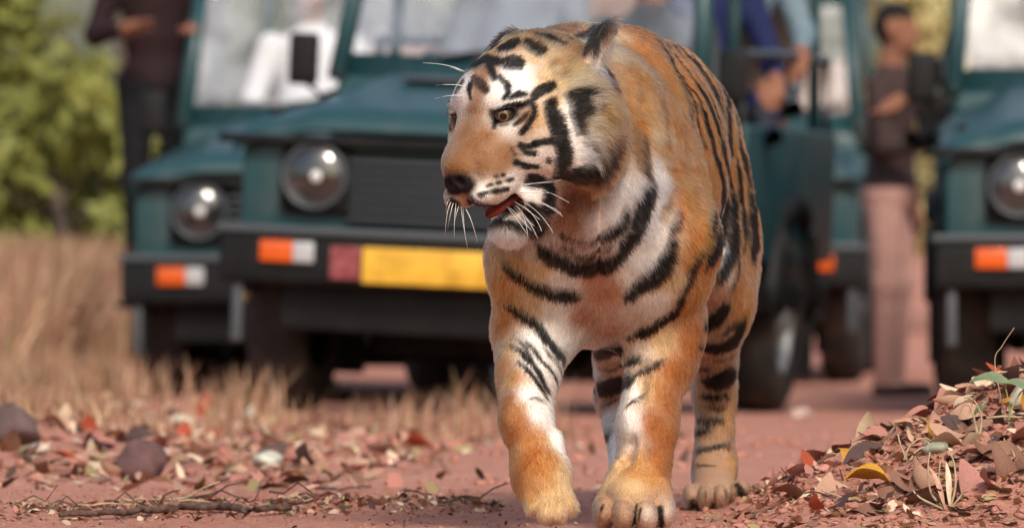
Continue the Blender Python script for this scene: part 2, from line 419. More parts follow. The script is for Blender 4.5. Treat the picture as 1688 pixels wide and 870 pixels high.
# marks: colour key, radius start/mid/end, then the pixels; paw lines paint the shade between toes
MARKS = """
K 8 10 8|833,105 846,105 858,107
K 4 6 5|777,112 790,105 800,101
K 5 5 4|799,104 808,116 815,132
K 5 5 5|806,102 818,104 828,106
D 4 7 5|779,128 790,139 801,152
K 4 4 3|775,140 772,152 776,163
K 3 5 3|822,128 836,139 838,153 831,163
K 3 5.5 4|840,162 853,156 868,157
K 6 8 6|878,161 890,150 909,144
K 3 4 3|790,72 830,60 872,57
K 2 3 3|789,84 821,66 852,62
K 5 7 5|824,85 836,80 850,75
K 5 7.5 6|864,74 880,82 894,91
K 3 4.5 3|884,62 905,70 924,78
K 2 3 2|870,50 905,56 935,68
K 2.5 4 5|820,181 838,174 858,176 874,168
K 5 4 4|874,168 880,187 871,206 858,221
D 3 4 2|848,206 862,196 870,186
K 5 4 3|822,192 817,202 813,212
K 7 11 10|904,168 911,192 918,213 923,235
K 10 10 5|923,235 928,256 923,280 914,293
K 8 9 4|938,154 947,172 951,200 953,222
K 7 6 5|940,154 950,153 958,154
K 6 5 4|914,232 888,235 868,243 856,238
K 3 4 4|857,240 864,252 881,254
K 4 5 4|849,268 862,273 885,276
K 3 4 3|903,262 905,268
K 7 10 6|925,289 955,287 980,272
K 3 6 4|968,284 988,262 997,240
D 4 7 4|940,296 972,290 994,268
D 1.5 2.5 1.5|962,236 978,246 990,252
D 1.5 2 1.5|975,205 990,214 1004,218
D 1.5 2 1.5|985,225 1000,232 1012,234
D 2 2.5 2|990,285 1006,290 1018,288
D 1.5 2.5 1.5|960,170 972,180 982,184
D 5 9 8|985,262 998,240 1000,222
D 1.5 2 2|839,240 848,255
K 2.5 3 2.5|803,307 810,304
K 2.5 3 2.5|818,302 825,300
K 2.5 3 2.5|833,298 845,295
K 2 2.5 2|815,291 819,290
K 2 2.5 2|827,289 831,288
K 2.5 3.5 3|789,321 812,315 838,311
K 4 5 5|772,330 800,341 840,345
K 4 5 6|806,368 835,367 882,374
K 9 14 9|868,342 884,356 888,374
K 9 11 6|868,296 884,300 896,298
K 7 8 8|900,300 905,320 900,345
D 2.5 3 2|804,393 809,399
B 8 12 10|1042,205 1049,240 1060,275
D 5 7 6|1056,225 1060,262 1066,290
K 9 12 9|1073,298 1062,326 1049,362 1037,392 1020,413
K 4 7 5|1031,342 1021,372 988,391
K 7 11 8|1040,384 1028,408 1006,430 973,438 934,432 899,410 884,390
D 4 5 4|918,394 945,412 973,421 1000,405 1010,395
D 3 4 3|925,375 950,392 975,398 995,392
K 3 6 9|824,416 843,443 877,468 912,482 957,486
K 3 7 5|819,490 849,507 885,534 904,562 938,600
K 2 3 4|846,551 868,573 882,606 901,640
K 2 3 3|835,566 860,576 877,603
K 2 3 3|854,595 868,606 880,620
K 2 3.5 3|885,590 904,603 918,625 916,655
K 2 4 4|870,583 887,611 904,650
K 3 4 3|880,620 892,640 901,657
K 1.5 2.5 1.5|873,657 885,654 896,661
K 4 12 7|1108,385 1100,421 1083,449 1056,468 1028,490
K 2 5 8|1166,391 1139,452 1114,512 1072,540 1034,556
D 3 5 3|1097,592 1070,606 1042,618
K 8 13 8|975,634 1000,632 1024,627 1047,620
K 4 6 4|1027,595 1056,590
K 6 9 6|970,575 1000,573 1024,571
K 2 3 2|1028,673 1045,660 1067,647
K 4 6 4|1000,713 1008,716
K 6 11 6|1157,538 1180,524 1202,493
K 7 9 5|1152,566 1185,571 1216,555 1229,515
K 8 13 8|1157,622 1185,626 1216,602
K 4 5 4|1152,645 1178,650 1205,648
K 2 4 3|1146,684 1170,691 1195,688
K 3 4 2|1140,709 1174,701
K 3 4 3|1146,740 1175,738 1206,729
K 2 3 2|1143,766 1180,768
K 3 4 3|1152,600 1168,602
K 4 6 4|1141,824 1134,840
D 1.2 1.5 1.2|1163,802 1163,820
D 1.2 1.5 1.2|1178,804 1178,822
D 1.2 1.5 1.2|1195,806 1197,822
K 4 5 4|1214,797 1226,818
K 3 3 3|1050,833 1044,866
K 2 2 2|1056,838 1053,856
K 4 5 4|1087,836 1090,868
K 2 3 2|994,832 990,842
K 2 2.5 2|1082,65 1111,110 1140,162 1147,200 1157,234
K 2 3 3|1096,69 1127,110 1159,155 1182,213 1198,277 1200,300
K 2 4 3|1112,68 1149,107 1175,149 1191,200 1202,246
K 2 4 3|1131,68 1169,100 1190,133 1197,174 1200,229
K 2 3 2|1150,79 1179,107 1192,136
K 2 3 3|1118,126 1149,158 1166,213 1190,294
K 2 2.5 2|1100,90 1125,140 1140,190
K 1.5 2 1.5|1088,74 1116,126 1133,175 1139,214
K 1.5 2.2 2|1104,66 1138,109 1166,153 1186,206 1196,258
K 1.5 2.2 2|1121,66 1159,104 1182,142 1193,190
K 1.5 2.2 2|1142,73 1175,106 1193,150 1199,200
K 2 2.5 2|1212,262 1221,308 1221,350
K 2 2.5 2|1227,282 1233,340 1230,400
K 2 3 2|1243,335 1245,400 1239,440
K 2 3 3|1213,385 1216,440 1203,482
D 2 2.5 2|1196,300 1199,350 1196,395
B 1.5 2 1.5|1066,100 1078,150 1080,205
B 1.5 2 1.5|1115,160 1126,220 1128,290
B 1.5 2 1.5|1135,270 1143,320 1138,370
K 2 3 2|866,560 884,580 896,600
K 2 2.5 2|895,572 912,590 926,610
K 3 4 3|1180,548 1200,540 1218,526
K 2 3 2|1170,585 1192,588 1212,578
K 2 3 2|1160,660 1180,668 1200,664
K 2 3 2|985,600 1005,603 1020,600
K 2 3 2|990,665 1005,662 1020,655
K 2 2.5 2|1140,90 1165,125 1182,165 1190,200
K 2 3 2|1209,160 1213,200 1216,228
K 3 4 3|1215,229 1226,265 1234,300
K 2 3 3|1209,240 1216,290 1218,330
K 3 5 5|1189,285 1192,335 1185,383 1163,438
K 3 5 6|1205,302 1207,354 1206,409 1186,460
K 2 3 2|1218,300 1225,372 1222,427
K 3 4 3|1235,295 1241,372 1236,430
K 2 3 2|1174,335 1167,387
D 2 3 2|1148,416 1134,453
D 2 3 3|1123,342 1107,377 1100,415
B 2 3 2|1107,301 1087,362
D 1 2 1|1145,200 1166,245
B 2 3 2|1080,120 1092,180 1098,240
B 2 3 2|1028,110 1050,140 1055,200
D 2 3 2|1170,470 1176,455 1190,462
D 4 6 4|958,67 985,52 1010,26
D 3 5 4|950,72 965,62 985,44
D 6 8 6|985,112 995,120 1000,135
B 4 6 4|910,105 915,112
B 3 4 3|922,122 926,130
"""
MK = {'K': (.004, .0035, .0035), 'D': (.045, .025, .017), 'B': (.22, .115, .05)}
mp, mr, mc = [], [], []
for line in MARKS.strip().splitlines():
    hd, pts = line.split('|'); k, *rr = hd.split(); rr = [float(q) for q in rr]
    pts = np.array([[float(c) for c in q.split(',')] for q in pts.split()])
    seg = np.linalg.norm(np.diff(pts, axis=0), axis=1); T = np.concatenate([[0], np.cumsum(seg)])
    # a smooth line through the traced pixels
    n = max(int(T[-1] / 1.3), 3); t = np.linspace(0, T[-1], n)
    xs = np.interp(t, T, pts[:, 0]); ys = np.interp(t, T, pts[:, 1])
    if len(pts) > 2:
        ker = np.ones(9) / 9; pad = lambda a: np.concatenate([2 * a[0] - a[1:5][::-1], a, 2 * a[-1] - a[-5:-1][::-1]]) if len(a) > 9 else None
        if n > 9: xs = np.convolve(pad(xs), ker, 'valid'); ys = np.convolve(pad(ys), ker, 'valid')
    rad = np.interp(t / T[-1], [0, .5, 1], rr) * 1.2
    if T[-1] > 40 and pts[:, 1].max() > 400: rad = rad * np.clip(np.minimum(t, T[-1] - t) / (.10 * T[-1]), .45, 1)
    tx, ty = np.gradient(xs), np.gradient(ys); tl = np.hypot(tx, ty) + 1e-6; nx, ny = -ty / tl, tx / tl
    for i in range(0, n, 2 if n > 12 else 1):
        r_ = rad[i] * (1.45 if (pts[:, 0].min() > 1075 and pts[:, 1].max() < 462) else 1.0)
        r_ *= 1.12; offs = np.arange(-r_ + 4.2, r_ - 4.1, 2.2) if r_ > 5.3 else np.array([0.0])
        hs = [hit(xs[i] + nx[i] * o_, ys[i] + ny[i] * o_) for o_ in offs]
        for j, h in enumerate(hs):
            if h is None: continue
            nb = [np.linalg.norm(h - hs[q]) for q in (j - 1, j + 1) if 0 <= q < len(hs) and hs[q] is not None]
            m = float(np.clip(1.25 * max(nb), .0050, .0095)) if nb else max(r_, 1.2) / FPX * h[1]
            m = max(m, 2.0 / FPX * h[1])
            mp.append(h); mr.append(m); mc.append(MK[k])
            if h[1] > 13.4 and h[2] > .35: mp.append(mirror(h)); mr.append(m); mc.append(MK[k])
# far side of the face and the tail: same marks mirrored in the head's own frame
for i in range(len(mp)):
    q = to_head(mp[i])
    if abs(q[0]) < .26 and .02 < q[1] < .2 and -.16 < q[2] < .14 and mp[i][1] < 12.95:
        mp.append(Hh(q[0], -q[1], q[2])); mr.append(mr[i]); mc.append(mc[i])
for i, z in enumerate(np.linspace(.32, .75, 9)):
    for a in np.linspace(0, 6.28, 36):
        mp.append(np.array([.44 - (z - .3) * .12 + .04 * math.cos(a), 14.58 + .04 * math.sin(a), z])); mr.append(.009); mc.append(MK['K'])
mp = np.array(mp); mr = np.array(mr); mc = np.array(mc)

def nearest_marks(pts, cell=0.015):
    """smallest (distance - radius) to the marks, and that mark's colour, by hashing to cells"""
    best = np.full(len(pts), .0045); col = np.zeros((len(pts), 3))
    table = {}
    for i, q in enumerate(np.floor(mp / cell).astype(int)): table.setdefault(tuple(q), []).append(i)
    cells = np.floor(pts / cell).astype(int)
    uc, inv = np.unique(cells, axis=0, return_inverse=True); inv = inv.ravel()
    order = np.argsort(inv, kind='stable'); starts = np.searchsorted(inv[order], np.arange(len(uc) + 1))
    for ci in range(len(uc)):
        c = uc[ci]; ids = []
        for dx in (-1, 0, 1):
            for dy in (-1, 0, 1):
                for dz in (-1, 0, 1):
                    ids += table.get((c[0] + dx, c[1] + dy, c[2] + dz), [])
        if not ids: continue
        sel = order[starts[ci]:starts[ci + 1]]
        d = np.linalg.norm(pts[sel][:, None] - mp[ids][None], axis=2) - mr[ids][None]
        j = d.argmin(1); v = d[np.arange(len(sel)), j]
        better = v < best[sel]
        best[sel[better]] = v[better]; col[sel[better]] = mc[np.array(ids)[j[better]]]
    return best, col

def coat(pts, jit=0.0):
    base = np.empty((len(pts), 3))
    for a in range(0, len(pts), 40000):
        p = pts[a:a + 40000]
        d2 = ((p[:, None] - ap[None]) ** 2).sum(2)
        w = 1 / (d2 + 2.2e-4) ** 2.0
        base[a:a + 40000] = (w @ ac) / w.sum(1)[:, None]
    q = pts + (rng.normal(0, jit, pts.shape) if jit else 0)
    d, c = nearest_marks(q)
    d = d + .0042 * fbm(pts[:, 0] + pts[:, 1] * .7, pts[:, 2], 75, 3, 3)
    m = 1 / (1 + np.exp(np.clip(d / .0007, -30, 30)))
    m = (m * .992)[:, None]
    out = base * (1 - m) + c * m
    # bare skin: nose, mouth, ear lining
    h = to_head(pts)
    def blob(cc, r): return np.exp(-(((h - cc) / r) ** 2).sum(1) ** 2)
    def paint(w, col_):
        nonlocal out
        w = np.clip(w, 0, 1)[:, None]; out = out * (1 - w) + np.array(col_) * w
    for s_ in (-1, 1):
        A = EARM.copy(); A[:, 1] *= s_
        e = (h - EARC * (1, s_, 1)) @ A.T
        near = np.exp(-((e / (.075, .035, .055)) ** 2).sum(1) ** 3)
        back = 1 / (1 + np.exp(np.clip((e[:, 1] + .003) / .003, -30, 30)))
        tip = np.maximum(1 / (1 + np.exp(np.clip((.040 - e[:, 0]) / .005, -30, 30))), (e[:, 0] > -.025) / (1 + np.exp(np.clip((e[:, 2] + .006) / .003, -30, 30))))
        spot = np.exp(-(((e[:, 0] - .0) / .018) ** 2 + (e[:, 2] / .02) ** 2) ** 2)
        paint(near * (1 - back) * .9, (.70, .60, .50))
        paint(near * np.maximum(back * (e[:, 0] > -.03), tip), (.012, .010, .010))
        paint(near * back * spot * .9, (.75, .72, .68))
    paint(blob((.104, 0, -.101), (.026, .046, .024)) * 1.6, (.014, .009, .009))
    paint(blob((.112, 0, -.120), (.012, .006, .022)), (.05, .022, .02))
    inm = blob((.015, 0, -.170), (.085, .047, .017)); paint(inm, (.10, .018, .014))
    for s_ in (-1, 1):
        e = blob((.010, s_ * .067, 0), (.028, .032, .0195)); paint(e * (np.abs(h[:, 1] - s_ * .066) < .05), (.012, .008, .007))
    return out

# ---- body
cA = coat(TV)
at = tiger_me.color_attributes.new('coat', 'FLOAT_COLOR', 'POINT')
at.data.foreach_set('color', np.concatenate([cA, np.ones((len(cA), 1))], 1).astype(np.float32).ravel())
m = NT('tiger_skin', .75, spec=.2)
_a = m.node('ShaderNodeAttribute'); _a.attribute_name = 'coat'; m.color(_a.outputs['Color'])
m.bump(m.noise(420, 3, .7), .35, .002)
body = link('body', tiger_me, tiger, m.m); body.location = -TORG

# ---- fur: strands that follow the lie of the coat
def fur_fields(p, n):
    h = to_head(p)
    hd = np.linalg.norm((h - (-.06, 0, -.05)) / (1.0, .85, .85), axis=1)
    wh = 1 / (1 + np.exp(np.clip((hd - .205) / .014, -30, 30)))
    gh = h - np.array((.13, 0, -.075)); gh[:, 2] -= np.where(h[:, 2] < -.1, .03, 0)
    gh /= np.linalg.norm(gh, axis=1)[:, None]
    gh = gh @ HM
    leg = 1 / (1 + np.exp(np.clip((p[:, 2] - .42) / .05, -30, 30)))
    front = 1 / (1 + np.exp(np.clip((p[:, 1] - 13.2) / .08, -30, 30)))
    gb = np.zeros_like(p)
    up = np.clip(n[:, 2], 0, 1)
    gb[:, 0] = BD[0] * .6; gb[:, 1] = (.75 + .4 * up) * (1 - leg * .85) * (1 - .55 * front); gb[:, 2] = -(.75 + leg)
    side = np.sign(p[:, 0] - .16) * front * (1 - leg); gb[:, 0] += .35 * side
    g = gh * wh[:, None] + gb / np.linalg.norm(gb, axis=1)[:, None] * (1 - wh[:, None])
    # length
    L = .0125 + .006 * front * (1 - leg) - .0025 * leg
    L = np.where(p[:, 2] < .11, np.where((p[:, 0] < .125) & (p[:, 1] < 13.2), .012, .005), L)
    Lh = np.interp(h[:, 0], [-.20, -.10, -.04, .02, .10], [.020, .013, .008, .0055, .0035])
    ruff = np.clip((np.abs(h[:, 1]) - .085) / .035, 0, 1) * np.clip((-.075 - h[:, 0]) / .05, 0, 1) * np.clip((.06 - h[:, 2]) / .06, 0, 1)
    Lh = Lh + .052 * ruff
    chin = np.clip((-.185 - h[:, 2]) / .02, 0, 1); Lh = Lh + .016 * chin
    A_ = 0
    for s_ in (-1, 1):
        e = (h - EARC * (1, s_, 1)) @ (EARM * (1, s_, 1)).T
        A_ = A_ + np.exp(-((e / (.06, .03, .045)) ** 2).sum(1) ** 2)
    Lh = Lh * (1 - .6 * np.clip(A_, 0, 1))
    L = L * (1 - wh) + Lh * wh
    lift = .38 + .25 * ruff * wh + .15 * chin
    bare = np.zeros(len(p))
    def bl(c, r): return np.exp(-(((h - c) / r) ** 2).sum(1) ** 2)
    bare = np.maximum(bl((.106, 0, -.101), (.020, .040, .021)), bl((.015, 0, -.170), (.080, .045, .016)))
    for s_ in (-1, 1): bare = np.maximum(bare, bl((.012, s_ * .067, 0), (.024, .027, .0155)))
    return g, L, lift, bare, wh, ruff

def make_fur():
    tri = np.concatenate([TF[:, [0, 1, 2]], TF[:, [0, 2, 3]]])
    a, b, c = TV[tri[:, 0]], TV[tri[:, 1]], TV[tri[:, 2]]
    ar = np.linalg.norm(np.cross(b - a, c - a), axis=1) / 2
    ctr = (a + b + c) / 3
    nf = TN[tri[:, 0]]
    facing = -(nf * ((ctr - (0, 0, CAMZ)) / np.linalg.norm(ctr - (0, 0, CAMZ), axis=1)[:, None])).sum(1)
    hh = to_head(ctr); head = (np.linalg.norm(hh - (-.06, 0, -.05), axis=1) < .22)
    dens = np.where(head, 560e3, 260e3) * np.where(ctr[:, 1] > 13.45, .75, 1.0) * np.where(facing < -.2, .22, 1.0)
    num = rng.poisson(ar * dens)
    fi = np.repeat(np.arange(len(tri)), num)
    u, v = rng.random(len(fi)), rng.random(len(fi)); fl = u + v > 1; u[fl] = 1 - u[fl]; v[fl] = 1 - v[fl]
    p = a[fi] + (b[fi] - a[fi]) * u[:, None] + (c[fi] - a[fi]) * v[:, None]
    n = TN[tri[fi, 0]] * (1 - u - v)[:, None] + TN[tri[fi, 1]] * u[:, None] + TN[tri[fi, 2]] * v[:, None]
    n /= np.linalg.norm(n, axis=1)[:, None]
    g, L, lift, bare, wh, ruff = fur_fields(p, n)
    keep = rng.random(len(p)) > bare * 1.4
    p, n, g, L, lift, ruff = (q[keep] for q in (p, n, g, L, lift, ruff))
    col = coat(p, .0013)
    st = fbm(p[:, 0] + .6 * p[:, 1], p[:, 2] * .45 + p[:, 1] * .2, 130, 11, 2)
    col *= (np.clip(rng.normal(1.0, .26, len(p)), .4, 1.8) * (1 + .7 * st))[:, None]
    # clumps: neighbouring strands lean together
    w1 = fbm(p[:, 0] * 1.0 + p[:, 1] * .6, p[:, 2] + p[:, 1] * .3, 45, 1, 3); w2 = fbm(p[:, 0] - p[:, 1] * .5, p[:, 2] * 1.1, 45, 5, 3)
    g = g - n * (g * n).sum(1)[:, None]; g /= np.linalg.norm(g, axis=1)[:, None] + 1e-9
    t = np.cross(n, g)
    ang = (1.0 + .7 * ruff) * w1 + rng.normal(0, .16, len(p))
    d = g * np.cos(ang)[:, None] + t * np.sin(ang)[:, None]
    L = L * np.clip(rng.normal(1, .2, len(p)), .5, 1.5)
    lf = np.clip(lift + .8 * w2 + rng.normal(0, .10, len(p)), .08, 1.0)
    K = 4
    pos = np.empty((len(p), K, 3), np.float32)
    for i in range(K):
        s_ = i / (K - 1)
        e = lf * (s_ - .45 * s_ * s_)
        pos[:, i] = p + d * (L * s_ * (1 - .12 * lf))[:, None] + n * (L * e - .0008)[:, None]
        pos[:, i, 2] -= (ruff * .006 * s_ * s_)
    cu = bpy.data.hair_curves.new('fur')
    cu.add_curves([K] * len(p))
    cu.attributes['position'].data.foreach_set('vector', pos.reshape(-1))
    r0 = (.00046 + .00022 * rng.random(len(p)))
    rad = (r0[:, None] * np.array([1.0, .95, .7, .2])).astype(np.float32)
    (cu.attributes.get('radius') or cu.attributes.new('radius', 'FLOAT', 'POINT')).data.foreach_set('value', rad.reshape(-1))
    ca = cu.attributes.new('coat', 'FLOAT_COLOR', 'CURVE')
    ca.data.foreach_set('color', np.concatenate([col, np.ones((len(p), 1))], 1).astype(np.float32).reshape(-1))
    mt = bpy.data.materials.new('tiger_fur'); mt.use_nodes = True
    nt = mt.node_tree; nt.nodes.remove(nt.nodes['Principled BSDF'])
    hb = nt.nodes.new('ShaderNodeBsdfHairPrincipled'); hb.parametrization = 'COLOR'
    hb.inputs['IOR'].default_value = 1.25; hb.inputs['Roughness'].default_value = .5; hb.inputs['Radial Roughness'].default_value = .6
    aa = nt.nodes.new('ShaderNodeAttribute'); aa.attribute_name = 'coat'
    nt.links.new(aa.outputs['Color'], hb.inputs['Color'])
    nt.links.new(hb.outputs[0], nt.nodes['Material Output'].inputs[0])
    cu.materials.append(mt)
    o = bpy.data.objects.new('fur', cu); COL.objects.link(o); o.parent = body
    print('FUR', len(p))
make_fur()

# ---- eyes
def uv_sphere(r, nu=24, nv=16):
    v = []; f = []
    for j in range(nv + 1):
        th = math.pi * j / nv
        for i in range(nu):
            a_ = 2 * math.pi * i / nu; v.append((r * math.cos(th), r * math.sin(th) * math.cos(a_), r * math.sin(th) * math.sin(a_)))
    for j in range(nv):
        for i in range(nu): f.append((j * nu + i, j * nu + (i + 1) % nu, (j + 1) * nu + (i + 1) % nu, (j + 1) * nu + i))
    return pydata('eyeball', v, f)
m = NT('tiger_eye', .06, spec=.7)
tc = m.node('ShaderNodeTexCoord'); sx = m.node('ShaderNodeSeparateXYZ'); m.link(tc.outputs['Object'], sx.inputs[0])
dv = m.node('ShaderNodeMath', operation='DIVIDE'); m.link(sx.outputs[0], dv.inputs[0]); dv.inputs[1].default_value = .0185
m.color(m.ramp(dv.outputs[0], [(0, (.015, .012, .012)), (.76, (.02, .012, .01)), (.81, (.06, .03, .012)), (.88, (.17, .085, .03)), (.915, (.24, .15, .06)), (.93, (.004, .004, .004))]))
eye_me = uv_sphere(.0185)
for s_ in (-1, 1):
    o = link('eye', eye_me, tiger, m.m)
    gaze = (.86, s_ * .50, -.04) if s_ < 0 else (.80, .58, -.05)
    gw = Vector(np.array(gaze) @ HM)
    o.rotation_euler = gw.to_track_quat('X', 'Z').to_euler()
    o.location = Vector(Hh(.0005, s_ * .0615, -.001)) - TORG

# ---- whiskers
def tube(pts, r0, r1, seg=5):
    pts = [Vector(q) for q in pts]; v = []; f = []
    for i, q in enumerate(pts):
        d = (pts[min(i + 1, len(pts) - 1)] - pts[max(i - 1, 0)]).normalized()
        a_ = d.orthogonal().normalized(); b_ = d.cross(a_); r = r0 + (r1 - r0) * i / (len(pts) - 1)
        for k in range(seg):
            t = 2 * math.pi * k / seg; v.append(q + r * (a_ * math.cos(t) + b_ * math.sin(t)))
    n = len(pts)
    for i in range(n - 1):
        for k in range(seg): f.append((i * seg + k, i * seg + (k + 1) % seg, (i + 1) * seg + (k + 1) % seg, (i + 1) * seg + k))
    f.append(tuple(range(seg))[::-1]); f.append(tuple((n - 1) * seg + k for k in range(seg)))
    return v, f
def bez(p0, p1, p2, n=9):
    p0, p1, p2 = (np.asarray(q, float) for q in (p0, p1, p2))
    return [(1 - t) ** 2 * p0 + 2 * t * (1 - t) * p1 + t * t * p2 for t in np.linspace(0, 1, n)]
wm = NT('whisker_white', .35, (.85, .82, .78), spec=.5)
WH = """852,308 890,300 925,297|850,309 885,302 938,334|856,304 885,302 920,300|848,318 885,325 925,352|852,322 895,330 928,357
843,327 885,335 912,384|838,331 865,345 886,392|846,333 868,350 870,393|850,333 880,345 893,381|832,335 850,350 876,380|845,322 880,330 918,345
842,335 862,358 880,372|828,333 842,345 868,385|855,318 880,318 905,318|836,325 862,340 890,362
745,330 735,345 734,388|748,332 742,350 738,378|752,332 748,365 749,396|760,338 762,365 771,410|757,336 752,352 748,372|768,345 778,360 787,400|742,328 734,335 736,352|763,340 764,370 768,396
768,120 745,105 697,104|765,142 745,138 718,141|764,158 745,155 716,163|760,118 750,112 742,112"""
for line in WH.replace('\n', '|').split('|'):
    q = [tuple(float(c) for c in w.split(',')) for w in line.split()]
    h0 = hit(*q[0])
    if h0 is None: h0 = P(*q[0], 12.66)
    y0 = h0[1]; near = q[0][0] > 800
    ym, ye = (min(y0, 12.66) - .045, min(y0, 12.66) - .075) if near else (y0 - .02, y0 + .02)
    pts = bez(h0 + (0, .004, 0), P(*q[1], ym), P(*q[2], ye))
    v, f = tube(pts, .00068, .0003)
    o = link('whisker', pydata('whisker', v, f), tiger, wm.m); o.location = -TORG

# ---- tongue and lower lip
tm = NT('tongue_red', .5, (.21, .036, .022), spec=.3); tm.bump(tm.noise(300, 2), .4, .001)
v = []; f = []
NU, NV = 14, 12
for i in range(NU + 1):
    t = i / NU
    for j in range(NV):
        a_ = 2 * math.pi * j / NV
        wd = .026 * (1 - .25 * t ** 2) * math.sqrt(max(1 - max(t - .75, 0) ** 2 * 14, .02)); th = .009 * math.sqrt(max(1 - max(t - .75, 0) ** 2 * 14, .05))
        v.append(Hh(-.05 + .098 * t, wd * 1.15 * math.cos(a_), -.158 - .010 * t + th * math.sin(a_) - .010 * t * t - .004 * abs(math.cos(a_)) ** 2 * -1))
for i in range(NU):
    for j in range(NV): f.append((i * NV + j, i * NV + (j + 1) % NV, (i + 1) * NV + (j + 1) % NV, (i + 1) * NV + j))
f.append(tuple(range(NV))); f.append(tuple(NU * NV + j for j in range(NV))[::-1])
o = link('tongue', pydata('tongue', v, f), tiger, tm.m); o.location = -TORG
# ================================================================== GROUND
def sst(a, b, x):
    t = np.clip((x - a) / (b - a), 0, 1); return t * t * (3 - 2 * t)

def gz(x, y):
    x = np.asarray(x, float); y = np.asarray(y, float)
    z = -.06 * sst(17, 23, y) - .07 * sst(24, 28, y)
    z = z + .010 * fbm(x, y, 1.6, 2, 4) + .012 * fbm(x, y, .5, 4, 2)
    # leaf-covered bank beside the track
    crest = .05 + .42 * (x - .473)
    bank = np.clip(crest, 0, .42) * sst(.34, .56, x) * sst(12.35, 13.45, y) * (1 - sst(13.5, 15.6, y))
    z = z + bank * (1 + .35 * fbm(x, y, 5, 7, 3))
    # low verge on the other side
    verge = sst(-.55, -1.5, x * 1.0 + .15 * fbm(x, y, .8, 9, 2)) * sst(15.2, 17.5, y) * (1 - .5 * sst(20, 27, y))
    z = z + .085 * verge * (1 + .8 * fbm(x, y, 3, 8, 3))
    # ridge of swept litter at the track edge
    rx = np.exp(-((y - 13.75 - .9 * (x + .9) * .62) / .16) ** 2) * sst(.02, -.12, x)
    z = z + .020 * rx * (1 + fbm(x, y, 9, 6, 3))
    return z

def ground_mesh():
    ys = np.concatenate([np.arange(2, 12.2, .4), np.arange(12.2, 15.2, .022), np.arange(15.2, 20, .05), np.arange(20, 40, .16), np.geomspace(40, 900, 40)])
    us = np.concatenate([-np.geomspace(1.0, 9, 18)[::-1] * .10, np.linspace(-.098, .098, 190), np.geomspace(1.0, 9, 18) * .10])
    X = us[None, :] * np.maximum(ys, 12)[:, None]; Y = np.repeat(ys[:, None], len(us), 1)
    Z = gz(X, Y) + .006 * fbm(X, Y, 14, 3, 3) * (np.abs(Y - 14) < 5)
    v = np.stack([X.ravel(), Y.ravel(), Z.ravel()], 1)
    n, m_ = X.shape; i = np.arange(n - 1)[:, None] * m_ + np.arange(m_ - 1)[None, :]
    return npmesh('ground', v, np.stack([i, i + 1, i + m_ + 1, i + m_], 2).reshape(-1, 4))

gm = NT('red_dirt', .95, spec=.15)
base = gm.ramp(gm.noise(1.3, 6, .6), [(.30, (.40, .160, .110)), (.55, (.52, .235, .168)), (.75, (.62, .34, .26))])
fine = gm.ramp(gm.noise(38, 5, .7), [(.35, (.30, .115, .08)), (.5, (.52, .24, .175)), (.72, (.66, .42, .33))])
gm.color(gm.mix(.45, base, fine))
gm.bump(gm.noise(55, 6, .7), .7, .02)
GX0, GY0, GSX, GSY = -7.0, 12.0, .02, .03
_gx = np.arange(GX0, 9, GSX); _gy = np.arange(GY0, 66, GSY)
GT = gz(*np.meshgrid(_gx, _gy, indexing='ij'))
def gq(x, y):
    a = (float(x) - GX0) / GSX; b = (float(y) - GY0) / GSY; i, j = int(a), int(b)
    if i < 0 or j < 0 or i >= GT.shape[0] - 1 or j >= GT.shape[1] - 1: return float(gz(x, y))
    a -= i; b -= j
    return float((GT[i, j] * (1 - a) + GT[i + 1, j] * a) * (1 - b) + (GT[i, j + 1] * (1 - a) + GT[i + 1, j + 1] * a) * b)
ground = tag(link('ground', ground_mesh(), None, gm.m), 'uneven red dirt track with worn bare soil', kind='structure')

# ================================================================== JEEPS
def box_me(name, x0, x1, y0, y1, z0, z1, bev=.01, top=(0, 0), yt=(0, 0)):
    """box, bevelled; top shrinks the upper face in x, yt shifts its front/back"""
    import bmesh
    bm = bmesh.new()
    vs = [bm.verts.new(q) for q in ((x0, y0, z0), (x1, y0, z0), (x1, y1, z0), (x0, y1, z0),
          (x0 + top[0], y0 + yt[0], z1), (x1 - top[1], y0 + yt[0], z1), (x1 - top[1], y1 + yt[1], z1), (x0 + top[0], y1 + yt[1], z1))]
    for q in ((3, 2, 1, 0), (4, 5, 6, 7), (0, 1, 5, 4), (1, 2, 6, 5), (2, 3, 7, 6), (3, 0, 4, 7)): bm.faces.new([vs[i] for i in q])
    if bev: bmesh.ops.bevel(bm, geom=list(bm.edges), offset=bev, segments=2, affect='EDGES', profile=.6)
    me = bpy.data.meshes.new(name); bm.to_mesh(me); bm.free(); return me

def lathe_me(name, prof, ax='y', seg=32, c=(0, 0, 0)):
    """profile (radius, offset) spun about an axis"""
    v = []; f = []
    for r_, o_ in prof:
        for k in range(seg):
            t = 2 * math.pi * k / seg; a_, b_ = r_ * math.cos(t), r_ * math.sin(t)
            q = {'y': (a_, o_, b_), 'x': (o_, a_, b_), 'z': (a_, b_, o_)}[ax]
            v.append((q[0] + c[0], q[1] + c[1], q[2] + c[2]))
    for i in range(len(prof) - 1):
        for k in range(seg): f.append((i * seg + k, i * seg + (k + 1) % seg, (i + 1) * seg + (k + 1) % seg, (i + 1) * seg + k))
    me = pydata(name, v, f)
    return me

